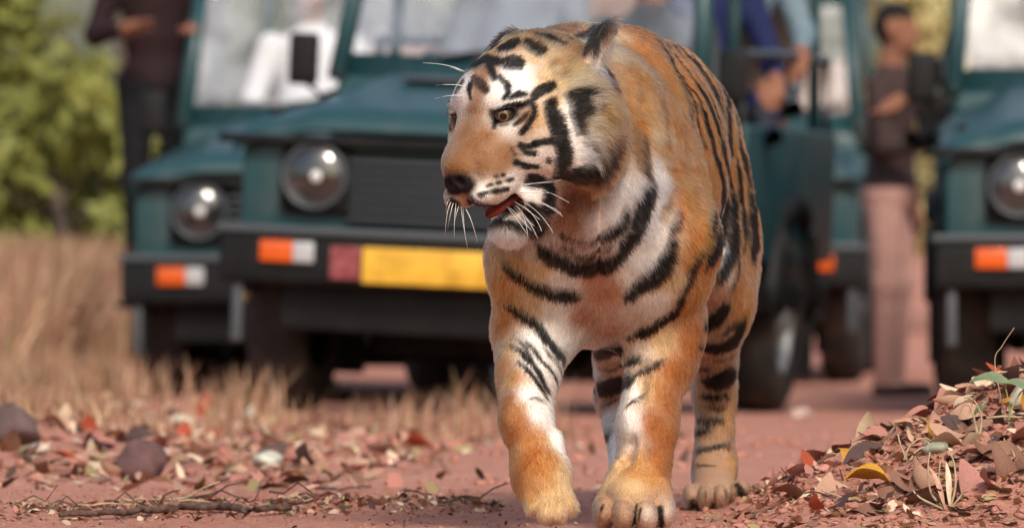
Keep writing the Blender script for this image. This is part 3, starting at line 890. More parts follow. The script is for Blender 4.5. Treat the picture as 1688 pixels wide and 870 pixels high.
def grid_me(name, fn, nu, nv, thick=0):
    """sheet from a function of u, v in 0..1; optional thickness below"""
    v = [fn(i / nu, j / nv) for i in range(nu + 1) for j in range(nv + 1)]
    f = [(i * (nv + 1) + j, (i + 1) * (nv + 1) + j, (i + 1) * (nv + 1) + j + 1, i * (nv + 1) + j + 1) for i in range(nu) for j in range(nv)]
    if thick:
        n = len(v); v += [(x, y, z - thick) for x, y, z in v]; f += [tuple(n + q for q in g[::-1]) for g in f]
        b = [i * (nv + 1) for i in range(nu + 1)] + [nu * (nv + 1) + j for j in range(1, nv + 1)] + [i * (nv + 1) + nv for i in range(nu - 1, -1, -1)] + [j for j in range(nv - 1, 0, -1)]
        for i in range(len(b)): a_, c_ = b[i], b[(i + 1) % len(b)]; f.append((a_, n + a_, n + c_, c_))
    return pydata(name, v, f)

def tube_me(name, pts, r, seg=10):
    return pydata(name, *tube(pts, r, r, seg))

pm = NT('teal_paint', .42, spec=.4); pm.b.inputs['Coat Weight'].default_value = .15; pm.b.inputs['Coat Roughness'].default_value = .25
pm.color(pm.mix(pm.ramp(pm.noise(5, 6, .65), [(.52, (0, 0, 0)), (.75, (.55, .55, .55))]), (.014, .053, .061), (.085, .10, .098)))
blk = NT('black_plastic', .6, (.014, .015, .017), spec=.22); blk.color(blk.ramp(blk.noise(7, 5), [(.45, (.006, .007, .008)), (.75, (.015, .014, .014))]))
grey = NT('grey_trim', .45, (.060, .070, .080), spec=.5)
rub = NT('tyre_rubber', .85, (.012, .012, .013)); rub.color(rub.ramp(rub.noise(9, 5), [(.45, (.010, .010, .011)), (.8, (.07, .045, .035))]))
steel = NT('wheel_steel', .4, (.32, .33, .34), .6)
chrome = NT('reflector_chrome', .16, (.75, .76, .78), 1.0)
bulbm = NT('bulb_white', .3, (.85, .85, .85)); amber = NT('amber_lens', .2, (.62, .095, .012), spec=.6)  # bulb colour paints in the bright reflection inside the headlight
clear = NT('clear_lens', .15, (.42, .43, .45), spec=.7)
redst = NT('red_sticker', .6, (.22, .03, .035)); redst.color(redst.ramp(redst.noise(45, 3), [(.4, (.18, .025, .03)), (.7, (.33, .10, .11))]))
yel = NT('plate_yellow', .45, (.72, .40, .035)); yel.color(yel.ramp(yel.noise(9, 3), [(.35, (.50, .27, .02)), (.6, (.74, .43, .045))]))
seatm = NT('seat_vinyl', .6, (.05, .045, .045)); seatt = NT('seat_vinyl_tan', .6, (.22, .13, .09))
gl = NT('windscreen_glass', .04, (.7, .75, .78), spec=.6)
tr = gl.node('ShaderNodeBsdfTransparent'); mx = gl.node('ShaderNodeMixShader'); gs = gl.node('ShaderNodeBsdfGlossy'); gs.inputs['Roughness'].default_value = .05; gs.inputs['Color'].default_value = (.55, .58, .62, 1)
df = gl.node('ShaderNodeBsdfDiffuse'); df.inputs[0].default_value = (.62, .66, .70, 1); mx2 = gl.node('ShaderNodeMixShader'); mx2.inputs[0].default_value = .14
gl.link(gs.outputs[0], mx2.inputs[1]); gl.link(df.outputs[0], mx2.inputs[2])
fc = gl.ramp(gl.noise(3.2, 3, .6), [(.38, (.08, .08, .08)), (.66, (.48, .48, .48))]); gl.link(fc, mx.inputs[0])
gl.link(tr.outputs[0], mx.inputs[1]); gl.link(mx2.outputs[0], mx.inputs[2]); gl.link(mx.outputs[0], gl.n['Material Output'].inputs[0])
lens = NT('lamp_glass', .05, (.9, .9, .92), spec=.6)
lt = lens.node('ShaderNodeBsdfTransparent'); lx = lens.node('ShaderNodeMixShader'); lx.inputs[0].default_value = .14
lens.link(lt.outputs[0], lx.inputs[1]); lg = lens.node('ShaderNodeBsdfGlossy'); lg.inputs['Roughness'].default_value = .05; lens.link(lg.outputs[0], lx.inputs[2]); lens.link(lx.outputs[0], lens.n['Material Output'].inputs[0])

def build_jeep():
    J = empty('jeep')
    A = lambda n, me, mt, par=None, sm=True: link(n, me, par or J, mt.m, sm)
    # bonnet: clamshell, raised middle, rising to the scuttle
    def hood(u, v):
        x = (u * 2 - 1) * (.745 - .03 * v); y = .06 + 1.20 * v
        mid = sst(.62, .44, np.abs(x)); edge = np.clip((np.abs(x) - .60) / .145, 0, 1)
        z = 1.025 + .035 * mid + (.125 + .05 * mid) * v ** .85 - .05 * edge ** 2 * (1 + v) - .05 * np.clip((.07 - v) / .07, 0, 1) ** 2
        return (x, y, float(z))
    bonnet = A('bonnet', grid_me('bonnet', hood, 44, 24, .018), pm)
    A('bonnet_lip', box_me('bonnet_lip', -.80, .80, .052, .10, .945, .978, .012), blk)
    for s in (-1, 1):
        A('bonnet_latch', box_me('bonnet_latch', s * .66 - .02, s * .66 + .02, .30, .36, 1.02, 1.07, .008), blk, bonnet)
        A('vent', box_me('vent', s * .22 - .11, s * .22 + .11, .80, .98, 1.195, 1.212, .006), grey, bonnet)
    # front panel with round lamp openings and the grille
    fp = A('front_panel', box_me('front_panel', -.725, .725, .115, .60, .60, .965, .02), pm)
    A('grille_recess', box_me('grille_recess', -.335, .335, .095, .12, .67, .925, .01), blk, fp)
    for i in range(7):
        A('grille_slat', box_me('grille_slat', -.325, .325, .066, .098, \
                                      .690 + i * .033, .703 + i * .033, .004), grey, fp)
    for s in (-1, 1):
        A('lamp_surround', box_me('lamp_surround', s * .45 - .125, s * .45 + .125, .092, .118, .705, .945, .03), blk, fp)
    # fenders
    for s in (-1, 1):
        x0, x1 = sorted((s * .728, s * .60))
        fd = A('fender', box_me('fender', x0, x1, .20, 1.15, .84, .985, .03), pm)
        arch = [(s * .70, .63 + .43 * math.cos(t), .36 + .45 * math.sin(t)) for t in np.linspace(.15, math.pi - .15, 14)]
        A('wheel_arch', tube_me('wheel_arch', arch, .045, 8), blk, fd)
        hl = A('headlight', lathe_me('headlight', [(.118, .092), (.118, .062), (.110, .055), (.104, .062), (.100, .075)], 'y', 36, (s * .45, 0, .838)), grey)
        A('reflector', lathe_me('reflector', [(.101, .068), (.085, .100), (.055, .125), (.018, .135), (.0005, .136)], 'y', 36, (s * .45, 0, .838)), chrome, hl)
        A('bulb', lathe_me('bulb', [(.0005, .085), (.020, .090), (.024, .110), (.018, .132)], 'y', 16, (s * .45, 0, .838)), bulbm, hl)
        A('lens', lathe_me('lens', [(.0005, .040), (.05, .044), (.088, .056), (.102, .066)], 'y', 36, (s * .45, 0, .838)), lens, hl)
    # bumper
    bp = A('bumper', box_me('bumper', -.765, .765, 0, .15, .46, .635, .018), blk)
    A('bumper_trim', box_me('bumper_trim', -.775, .775, -.012, .17, .632, .662, .008), grey, bp)
    for s in (-1, 1):
        o0, o1 = sorted((s * .615, s * .497)); i0, i1 = sorted((s * .497, s * .42))
        A('turn_signal', box_me('turn_signal', o0, o1, -.016, .02, .535, .61, .006), amber, bp)
        A('side_lamp', box_me('side_lamp', i0 + .001, i1 - .001, -.015, .02, .536, .609, .006), clear, bp)
        A('tow_hook', box_me('tow_hook', s * .70 - .02, s * .70 + .02, .03, .07, .25, .47, .01), grey, bp)
    A('number_plate', box_me('number_plate', -.245, .262, -.018, -.002, .475, .60, .004), yel, bp)
    # scuttle, windscreen
    A('scuttle', box_me('scuttle', -.70, .70, 1.24, 1.42, .80, 1.215, .03, (.02, .02), (.03, 0)), pm)
    zb, zt, yb, yt = 1.20, 1.88, 1.28, 1.52
    def at_(x, k): return (x * (1 - .09 * k), yb + (yt - yb) * k, zb + (zt - zb) * k)
    frame = A('windscreen_frame', pydata('windscreen_frame', *tube([at_(-.68, 0), at_(-.68, .5), at_(-.68, 1)], .038, .034, 8)), pm)
    A('frame_post', pydata('frame_post', *tube([at_(.68, 0), at_(.68, .5), at_(.68, 1)], .038, .034, 8)), pm, frame)
    A('frame_rail', pydata('frame_rail', *tube([at_(-.68, .985), at_(0, .985), at_(.68, .985)], .034, .034, 8)), pm, frame)
    A('frame_rail', grid_me('frame_rail', lambda u, v: at_(-.66 + 1.32 * u, .005 + .135 * v), 2, 2, .03), pm, frame)
    A('glass', grid_me('glass', lambda u, v: at_(-.655 + 1.31 * u, .15 + .80 * v), 4, 4), gl, frame)
    for x in (-.30, .25):
        A('wiper', pydata('wiper', *tube([at_(x, .12), tuple(np.array(at_(x + .12, .16)) + (0, -.03, 0)), tuple(np.array(at_(x + .38, .22)) + (0, -.025, 0))], .011, .008, 6)), blk, frame)
    for s in (-1, 1):
        mr_ = A('mirror', box_me('mirror', s * .80 - .055, s * .80 + .055, 1.22, 1.27, 1.17, 1.36, .02), blk)
        A('mirror_arm', pydata('mirror_arm', *tube([(s * .67, 1.33, 1.16), (s * .74, 1.28, 1.13), (s * .80, 1.25, 1.19)], .012, .012, 6)), blk, mr_)
        A('mirror_glass', box_me('mirror_glass', s * .80 - .045, s * .80 + .045, 1.268, 1.274, 1.18, 1.35, .001), chrome, mr_)
    # tub
    for s in (-1, 1):
        x0, x1 = sorted((s * .735, s * .69))
        side = A('side_panel', box_me('side_panel', x0, x1, 1.95, 3.92, .58, 1.10, .015), pm)
        A('door', box_me('door', x0, x1, 1.42, 1.945, .50, 1.02, .015), pm)
        A('sill', box_me('sill', x0, x1 , 1.15, 3.90, .40, .497, .012), blk, side)
        arch = [(s * .73, 2.99 + .42 * math.cos(t), .37 + .44 * math.sin(t)) for t in np.linspace(.05, math.pi - .05, 14)]
        A('wheel_arch', tube_me('wheel_arch', arch, .05, 8), blk, side)
        A('grab_rail', tube_me('grab_rail', [(s * .70, 1.98, 1.10), (s * .70, 2.02, 1.36), (s * .70, 2.9, 1.38), (s * .70, 3.80, 1.38), (s * .70, 3.86, 1.10)], .02, 8), grey, side)
        for y in (2.05, 3.82):
            A('roll_bar_post', tube_me('roll_bar_post', [(s * .66, y, 1.05), (s * .64, y, 1.6), (s * .60, y, 2.0)], .025, 8), pm, side)
    A('floor_pan', box_me('floor_pan', -.69, .69, 1.20, 3.90, .50, .58, .01), blk)
    A('tailgate', box_me('tailgate', -.69, .69, 3.89, 3.93, .58, 1.08, .012), pm)
    for i, (y, z, mt_) in enumerate(((1.75, .86, seatm), (2.45, 1.02, seatt), (3.15, 1.14, seatt))):
        for x in ((-.36, .36) if i == 0 else (0,)):
            wd = .26 if i == 0 else .60
            st = A('seat', box_me('seat', x - wd, x + wd, y, y + .48, z - .10, z, .03), mt_)
            A('seat_back', box_me('seat_back', x - wd, x + wd, y + .46, y + .56, z + .002, z + .48, .03, (.02, .02), (.06, .06)), mt_, st)
            A('seat_base', box_me('seat_base', x - wd + .04, x + wd - .04, y + .04, y + .46, .582, z - .102, .01), blk, st)
    st = A('steering_wheel', pydata('steering_wheel', *tube([(.36 + .18 * math.cos(t), 1.62 + .06 * math.sin(t), 1.10 + .17 * math.sin(t)) for t in np.linspace(0, 2 * math.pi, 25)], .014, .014, 6)), blk)
    A('steering_column', tube_me('steering_column', [(.36, 1.40, .95), (.36, 1.62, 1.10)], .02, 8), blk, st)
    # wheels, axles, underside
    prof = [(.205, -.09), (.30, -.105), (.345, -.085), (.358, -.03), (.358, .03), (.345, .085), (.30, .105), (.205, .09)]
    for s in (-1, 1):
        for y in (.63, 2.99):
            c = (s * .635, y, .358)
            w = A('wheel', lathe_me('wheel', prof, 'x', 40, c), rub)
            A('rim', lathe_me('rim', [(.208, s * .085), (.195, s * .07), (.19, s * .03), (.12, s * .02), (.11, s * .055), (.05, s * .06), (.045, s * .10), (.0005, s * .10)], 'x', 32, c), steel, w)
    A('chassis', box_me('chassis', -.42, .42, .25, 3.80, .36, .498, .02), blk)
    for y in (.63, 2.99):
        A('axle', tube_me('axle', [(-.60, y, .34), (-.1, y, .33), (.60, y, .34)], .045, 10), blk)
    for s in (-1, 1):  # flaps down to skid plate
        A('mud_flap', box_me('mud_flap', s * .62 - .14, s * .62 + .14, 1.06, 1.075, .13, .50, .004), blk)
        A('mud_flap', box_me('mud_flap', s * .62 - .14, s * .62 + .14, 3.42, 3.435, .13, .50, .004), blk)
    A('fuel_tank', box_me('fuel_tank', -.46, .46, 2.0, 2.75, .20, .355, .03), blk)
    A('gearbox', box_me('gearbox', -.40, .40, .75, 1.7, .19, .355, .04), blk)
    A('differential', lathe_me('differential', [(.0005, -.16), (.09, -.14), (.14, -.05), (.14, .05), (.09, .14), (.0005, .16)], 'y', 20, (.12, .63, .33)), blk)
    A('shade_apron', box_me('shade_apron', -.56, .56, .10, .13, .30, .47, .01), blk)
    A('skid_plate', box_me('skid_plate', -.45, .45, .18, .60, .30, .36, .02), blk)
    return J

def place(root, px, y, yaw, roll=0, dz=0):
    x = (px - W0 / 2) / FPX * y
    root.location = (x, y, float(gz(x, y + 1.5)) + dz)
    root.rotation_euler = (0, R(roll), R(-yaw))

def copy_tree(o, parent=None):
    c = o.copy(); COL.objects.link(c); c.parent = parent
    for k in ('label', 'category', 'group'):
        if parent is not None and k in c: del c[k]
    for ch in list(o.children): copy_tree(ch, c)
    return c

jeepA = build_jeep()
jeepB = copy_tree(jeepA); jeepC = copy_tree(jeepA); jeepD = copy_tree(jeepA)
JG = 'teal safari jeeps stopped on the track'
place(jeepA, 700, 24.2, 12.3, 2.6, .0); tag(jeepA, 'teal open safari jeep right behind the tiger, red patch beside its yellow number plate', 'jeep', JG)
place(jeepB, 504, 28.6, 5.0, 0.0, -.05); tag(jeepB, 'teal safari jeep beside the bushes, half hidden behind the jeep with the red patch', 'jeep', JG)
place(jeepC, 1885, 25.5, 3.0, 0.0, .03); tag(jeepC, 'teal safari jeep beyond the leaf-covered bank, cut off at its headlight', 'jeep', JG)
place(jeepD, 1160, 33.0, 5.0, 0.0); tag(jeepD, 'teal safari jeep farthest back, mostly hidden behind the tiger and the front jeep', 'jeep', JG)
sideB = [c for c in jeepB.children if c.name.startswith('side_panel') and min(v.co.x for v in c.data.vertices) < 0][0]
link('side_step', box_me('side_step', -1.0, -.737, 1.45, 2.10, .428, .456, .008), sideB, blk.m)
bpA = [c for c in jeepA.children if c.name.startswith('bumper')][0]
o = link('sticker', box_me('sticker', -.36, -.252, -.0145, -.001, .485, .60, .003), bpA, redst.m); o['label'] = 'red patch beside the number plate'
# ================================================================== PLANTS AND LITTER
def leaf_geo(L, w, curl, fold, tw, nu=6, pointed=.9):
    v = []; f = []
    for i in range(nu + 1):
        t = i / nu; hw = w * (math.sin(math.pi * (t * .94 + .03)) ** pointed) * (1.15 - .4 * t)
        for j in (-1, 0, 1):
            x = (t - .5) * L; y = hw * j * math.cos(fold)
            z = curl * (t - .5) ** 2 * 4 + abs(j) * hw * math.sin(fold) + .12 * hw * math.sin(9 * t + 2 * j)
            a = tw * (t - .5); v.append((x, y * math.cos(a) - z * math.sin(a), y * math.sin(a) + z * math.cos(a)))
    for i in range(nu):
        for j in range(2): a = i * 3 + j; f.append((a, a + 3, a + 4, a + 1))
    return v, f

def leaf_mat(name, c, c2, rough=.6):
    m = NT(name, rough, c, spec=.35)
    m.color(m.ramp(m.noise(55, 5, .65), [(.3, c2), (.6, c)])); m.bump(m.noise(160, 3), .5, .002)
    return m.m
LM = {'brown': leaf_mat('leaf_brown', (.27, .13, .085), (.13, .06, .04)), 'tan': leaf_mat('leaf_tan', (.54, .33, .23), (.34, .17, .11)),
      'cream': leaf_mat('leaf_cream', (.70, .56, .40), (.50, .34, .22)), 'rust-red': leaf_mat('leaf_rust', (.42, .075, .03), (.23, .04, .02)),
      'pinkish brown': leaf_mat('leaf_pink', (.48, .22, .175), (.28, .105, .085)), 'dark': leaf_mat('leaf_dark', (.10, .055, .05), (.05, .03, .025)),
      'golden yellow': leaf_mat('leaf_yellow', (.60, .30, .03), (.38, .16, .02)), 'green': leaf_mat('leaf_green', (.17, .21, .12), (.11, .15, .08))}
VAR = [leaf_geo(1, random.uniform(.18, .34), random.uniform(-.30, .36), random.uniform(0, .95), random.uniform(-1.8, 1.8), 8) for _ in range(16)]
LME = {}
for c in LM:
    LME[c] = []
    for k, (v, f) in enumerate(VAR):
        me = pydata('dry_leaf', v, f); me.materials.append(LM[c]); me.shade_smooth(); LME[c].append(me)

def drop_leaf(x, y, L, col, label, group, lift=None, tilt=.5, name='dry_leaf', rz=None):
    o = bpy.data.objects.new(name, random.choice(LME[col])); COL.objects.link(o)
    o.scale = (L, L, L)
    o.rotation_euler = (random.gauss(0, tilt), random.gauss(0, tilt), random.uniform(0, 6.28) if rz is None else rz)
    o.location = (x, y, (gq(x, y)) + (L * .10 if lift is None else lift))
    tag(o, label, 'leaf', group); return o

def wpick(d):
    r_ = random.random() * sum(d.values())
    for k, w in d.items():
        r_ -= w
        if r_ <= 0: return k
    return k

# bank beside the track, in focus
n = 0
while n < 185:
    x = random.uniform(.42, 1.06); y = random.uniform(12.75, 14.0)
    py = HOR + (CAMZ - (gq(x, y))) / y * FPX; px = W0 / 2 + x / y * FPX
    if px > 1700 or py > 890 or px < 1275 or random.random() > (x - .36) * 1.8: continue
    c = wpick({'brown': 3, 'tan': 3.2, 'pinkish brown': 3.4, 'cream': 1.6, 'rust-red': .9, 'dark': 1.4, 'golden yellow': .25})
    L = random.choice((.03, .045, .055, .07, .09, .10)) * random.uniform(.8, 1.2); sz = 'small' if L < .045 else 'middling' if L < .068 else 'large'
    where = 'high on the raised bank' if gq(x, y) > .13 else 'low on the raised bank'
    drop_leaf(x, y, L, c, f'{sz} {c} dry leaf curled among the litter {where}', f'{c} leaves on the bank'); n += 1
# swept litter along the track edge
n = 0
while n < 60:
    x = random.uniform(-.98, -.03); y = 13.75 + .558 * (x + .9) + random.gauss(0, .13)
    c = wpick({'brown': 3, 'tan': 3, 'pinkish brown': 3, 'cream': 1, 'rust-red': .6, 'dark': 1})
    drop_leaf(x, y, random.uniform(.02, .055), c, f'{c} dry leaf lying in the line of twigs at the track edge', f'{c} leaves among the twigs'); n += 1
n = 0
while n < 95:
    y = random.uniform(15.6, 22.5); x = random.uniform(-.095, -.004) * y * .8
    if random.random() > sst(-.0, -.6, x) + .15: continue
    c = wpick({'brown': 2, 'tan': 3, 'pinkish brown': 3, 'cream': 2.2, 'rust-red': 1.2, 'dark': .8})
    L = random.uniform(.05, .12); sz = 'small' if L < .085 else 'large'
    drop_leaf(x, y, L, c, f'{sz} {c} dry leaf on the ' + ('verge by the dry grass' if y > 19 else 'bare edge of the verge') + '', f'{c} leaves on the verge'); n += 1
def on_bank(px, py, y0=12.5):
    """walk along the sight line until it meets the ground"""
    for y in np.arange(y0, 40, .01):
        q = P(px, py, y)
        if q[2] <= (gq(q[0], y)): return q
    return P(px, py, 30)
def hero(px, py, L, c, label, tilt=.25, rz=None, lift=None):
    q = on_bank(px, py); o = drop_leaf(q[0], q[1] - .02, L, c, label, None, (.02 if lift is None else lift), tilt, rz=rz); del_g = o.get('group'); return o
hero(1428, 815, .10, 'golden yellow', 'large golden yellow leaf lying on the bank', .3, 2.7, .035)
hero(1345, 860, .06, 'rust-red', 'bright rust-red leaf at the foot of the bank', .3, 1.2, .03)
hero(1600, 745, .055, 'cream', 'crumpled cream leaf near the top of the bank', .6, .6, .03)
hero(1690, 690, .05, 'golden yellow', 'small orange-yellow leaf at the top of the bank under the green seedling', .8, 1.4, .04)
hero(1600, 700, .075, 'tan', 'broad tan leaf on the crest of the bank', .4, .2, .03)
hero(1500, 790, .06, 'pinkish brown', 'long pinkish leaf beside the golden yellow leaf', .4, .2, .03)
hero(340, 690, .11, 'rust-red', 'blurred deep red leaf standing beside a pale stone on the verge', .9, .4, .04)
hero(105, 778, .09, 'rust-red', 'rust-orange leaf beside a thin cream leaf on the verge', .5, .2, .04)
hero(140, 772, .07, 'cream', 'thin cream leaf beside the rust-orange leaf', .3, .1, .03)

# scraps too small to count
def scraps():
    V = []; F = []; C = []
    cols = np.array([(.24, .12, .08), (.48, .29, .20), (.62, .47, .33), (.38, .16, .12), (.10, .055, .04), (.44, .20, .16), (.30, .23, .11)])
    def put(x, y, L, nrm_t):
        z = (gq(x, y)); a = random.uniform(0, 6.28); b = random.gauss(0, .45); k = len(V)
        u = np.array([math.cos(a) * math.cos(b), math.sin(a) * math.cos(b), math.sin(b)]) * L
        w = np.array([-math.sin(a), math.cos(a), random.gauss(0, .4)]) * L * random.uniform(.2, .5)
        c = np.array([x, y, z + L * .28])
        V.extend([c - u, c - .3 * u + w, c + .5 * u + w * .8 + (0, 0, L * .15), c + u, c + .4 * u - w, c - .4 * u - w * .9 + (0, 0, L * .1)])
        F.extend([(k, k + 1, k + 5), (k + 1, k + 2, k + 5), (k + 2, k + 4, k + 5), (k + 2, k + 3, k + 4)])
        C.extend([cols[random.randrange(len(cols))] * random.uniform(.7, 1.2)] * 6)
    n = 0
    while n < 3000:
        x = random.uniform(.36, 1.08); y = random.uniform(12.6, 14.4)
        if random.random() < np.clip((x - .34) * 2.2, .05, 1): put(x, y, .004 + .020 * random.random() ** 2, 0); n += 1
    for _ in range(2000):
        x = random.uniform(-1.02, -.02); put(x, 13.75 + .558 * (x + .9) + random.gauss(0, .16), random.uniform(.004, .014), 0)
    for _ in range(900):
        put(random.uniform(-1.1, .7), random.uniform(13.0, 15.5), random.uniform(.003, .008), 0)
    for _ in range(2600):
        y = random.uniform(15.2, 23.5); x = random.uniform(-.09, .03) * y
        if random.random() < .12 + .9 * float(sst(.1, -.7, x)): put(x, y, random.uniform(.012, .04), 0)
    me = npmesh('leaf_litter', V, F)
    a = me.color_attributes.new('tint', 'FLOAT_COLOR', 'POINT'); C = np.array(C)
    a.data.foreach_set('color', np.concatenate([C, np.ones((len(C), 1))], 1).astype(np.float32).ravel())
    m = NT('litter', .8, spec=.2); at = m.node('ShaderNodeAttribute'); at.attribute_name = 'tint'; m.color(at.outputs['Color'])
    tag(link('leaf_litter', me, None, m.m), 'broken dry leaf scraps scattered over the track edges', 'leaf litter', kind='stuff')
scraps()

def blob_geo(seed, nu=10, nv=7, rough=.25):
    r2 = random.Random(seed); ph = [(r2.uniform(0, 6), r2.uniform(1, 3), r2.uniform(0, 6)) for _ in range(5)]
    v = []; f = []
    for j in range(nv + 1):
        th = math.pi * j / nv
        for i in range(nu):
            a = 2 * math.pi * i / nu; r_ = 1 + rough * sum(math.sin(p[1] * a + p[0]) * math.cos(p[1] * th + p[2]) for p in ph) / 3
            v.append((r_ * math.sin(th) * math.cos(a), r_ * math.sin(th) * math.sin(a), r_ * math.cos(th)))
    for j in range(nv):
        for i in range(nu): f.append((j * nu + i, (j + 1) * nu + i, (j + 1) * nu + (i + 1) % nu, j * nu + (i + 1) % nu))
    return v, f
def clods():
    V = []; F = []; base = [blob_geo(k, 6, 4, .4) for k in range(6)]
    def put(x, y, s):
        v, f = base[random.randrange(6)]; k = len(V); a = random.uniform(0, 6.28); z = (gq(x, y))
        sc = (s * random.uniform(.7, 1.4), s * random.uniform(.7, 1.4), s * random.uniform(.45, .8))
        for q in v:
            X, Y = q[0] * sc[0], q[1] * sc[1]; V.append((x + X * math.cos(a) - Y * math.sin(a), y + X * math.sin(a) + Y * math.cos(a), z + q[2] * sc[2] + s * .2))
        F.extend([tuple(k + i for i in g) for g in f])
    n = 0
    while n < 1500:
        x = random.uniform(.33, 1.08); y = random.uniform(12.6, 14.3)
        if random.random() < np.clip((x - .30) * 2.2, .08, 1): put(x, y, random.choice((.003, .005, .007, .011))); n += 1
    for _ in range(700): put(random.uniform(-1.1, .6), random.uniform(12.9, 15.5), random.choice((.002, .003, .004, .006)))
    for _ in range(500): y = random.uniform(15.5, 23); put(random.uniform(-.09, .06) * y, y, random.uniform(.006, .02))
    me = npmesh('soil_clods', V, F)
    tag(link('soil_clods', me, None, gm.m), 'small crumbs of red soil and grit on the track and bank', 'soil', kind='stuff')
clods()

# stones
def stone(px, py, w, h, col, label, seed):
    q = on_bank(px, py); y = q[1]; v, f = blob_geo(seed, 20, 14, .30); r3 = random.Random(seed * 7)
    cut = []
    for _ in range(11):
        d_ = Vector((r3.gauss(0, 1), r3.gauss(0, 1), r3.gauss(0, 1))).normalized(); cut.append((d_, r3.uniform(.62, .95)))
    def chip(p):
        p = Vector(p)
        for d_, c_ in cut:
            e = p.dot(d_) - c_
            if e > 0: p = p - d_ * e * .93
        return p
    v = [chip(p) for p in v]
    m = NT('stone', .85, col, spec=.2); m.color(m.ramp(m.noise(20, 5), [(.3, tuple(c * .6 for c in col)), (.7, col)])); m.bump(m.noise(60, 4), .5, .01)
    o = link('stone', pydata('stone', [(a * w / 2, b * w / 2.4, c * h / 2) for a, b, c in v], f), None, m.m)
    o.location = (q[0], y + w / 3, (gq(q[0], y)) + h * .3); o.rotation_euler = (0, 0, seed); tag(o, label, 'stone')
stone(230, 790, .155, .11, (.17, .09, .085), 'rounded purplish brown stone on the verge near the rust-orange leaf', 1)
stone(440, 772, .10, .055, (.62, .62, .52), 'pale grey-white stone on the verge beside the bare track', 2)
stone(300, 705, .09, .055, (.66, .60, .45), 'small cream stone beside the deep red leaf', 3)
stone(413, 692, .06, .055, (.72, .70, .62), 'small whitish stone on the verge before the dry grass', 4)
stone(535, 660, .19, .14, (.48, .36, .29), 'large pale brown stone in the grass before the front jeep', 5)
stone(12, 735, .17, .13, (.15, .10, .095), 'dark grey-brown stone at the edge of the verge by the bushes', 6)
stone(62, 748, .055, .035, (.58, .54, .54), 'small white stone lying beside the dark stone', 7)
stone(1320, 690, .10, .05, (.60, .42, .36), 'pale pinkish stone on the far track by the rear wheel', 8)
stone(1690, 670, .07, .05, (.60, .55, .45), 'pale stone beyond the bank under the jeep bumper', 9)
stone(1640, 742, .030, .028, (.70, .58, .46), 'small round cream pebble on the bank beside the crumpled cream leaf', 11)
stone(1545, 750, .060, .036, (.36, .37, .27), 'smooth greenish grey pebble on the bank above the pale grass tuft', 12)

# twigs
twm = NT('twig_bark', .85, (.09, .05, .035)); twm.color(twm.ramp(twm.noise(60, 4), [(.35, (.035, .018, .014)), (.65, (.15, .085, .06))])); twm.bump(twm.noise(120, 4), .6, .004)
dry = NT('dry_stem', .7, (.42, .32, .20)); dry.color(dry.ramp(dry.noise(40, 4), [(.3, (.26, .18, .10)), (.7, (.52, .42, .27))]))
def twig(pix, r0, r1, label, mat=twm, name='twig', lift=.008):
    pts = []
    for px, py in pix:
        q = on_bank(px, py, 12.7); pts.append((q[0], q[1], (gq(q[0], q[1])) + lift))
    path = []
    for i in range(len(pts) - 1):
        for t in np.linspace(0, 1, 5, endpoint=i == len(pts) - 2): path.append(np.array(pts[i]) * (1 - t) + np.array(pts[i + 1]) * t + (0, 0, random.gauss(0, .0015)))
    o = link(name, pydata(name, *tube(path, r0, r1, 7)), None, mat.m); tag(o, label, 'twig'); return o
twig([(98, 858), (160, 857), (230, 852), (300, 848), (362, 846)], .006, .009, 'longest dark twig lying along the edge of the track', lift=.014)
twig([(362, 846), (420, 852), (478, 848)], .009, .006, 'dark stub of wood at the thick end of the longest twig', lift=.014)
twig([(445, 832), (480, 834), (515, 829)], .006, .004, 'short dark twig just beyond the thick end of the longest twig')
twig([(520, 808), (560, 812), (610, 806)], .003, .002, 'thin straight dark twig in the litter beyond the short twig')
TG = 'thin twigs in the swept litter'
for i in range(22):
    x = random.uniform(-.95, -.06); y = 13.75 + .558 * (x + .9) + random.gauss(0, .10); a = random.uniform(-.7, .7); L = random.uniform(.05, .16)
    pts = [(x + math.cos(a) * L * (t - .5), y + math.sin(a) * L * (t - .5) * .6, (gq(x, y)) + .010 + random.gauss(0, .003) + random.choice((0, 0, .03)) * t) for t in np.linspace(0, 1, 5)]
    o = link('twig', pydata('twig', *tube(pts, .0028, .0014, 6)), None, (twm if random.random() < .6 else dry).m); tag(o, 'thin broken twig among the leaf scraps at the track edge', 'twig', TG)
for i in range(16):
    x = random.uniform(.5, 1.02); y = random.uniform(12.9, 13.6); a = random.uniform(0, 3.1); L = random.uniform(.04, .12)
    pts = [(x + math.cos(a) * L * (t - .5), y + math.sin(a) * L * (t - .5), (gq(x, y)) + .012 + .02 * t * random.random()) for t in np.linspace(0, 1, 5)]
    o = link('twig', pydata('twig', *tube(pts, .0025, .0012, 6)), None, (twm if random.random() < .5 else dry).m); tag(o, 'thin broken twig among the leaves on the bank', 'twig', 'thin twigs on the bank')
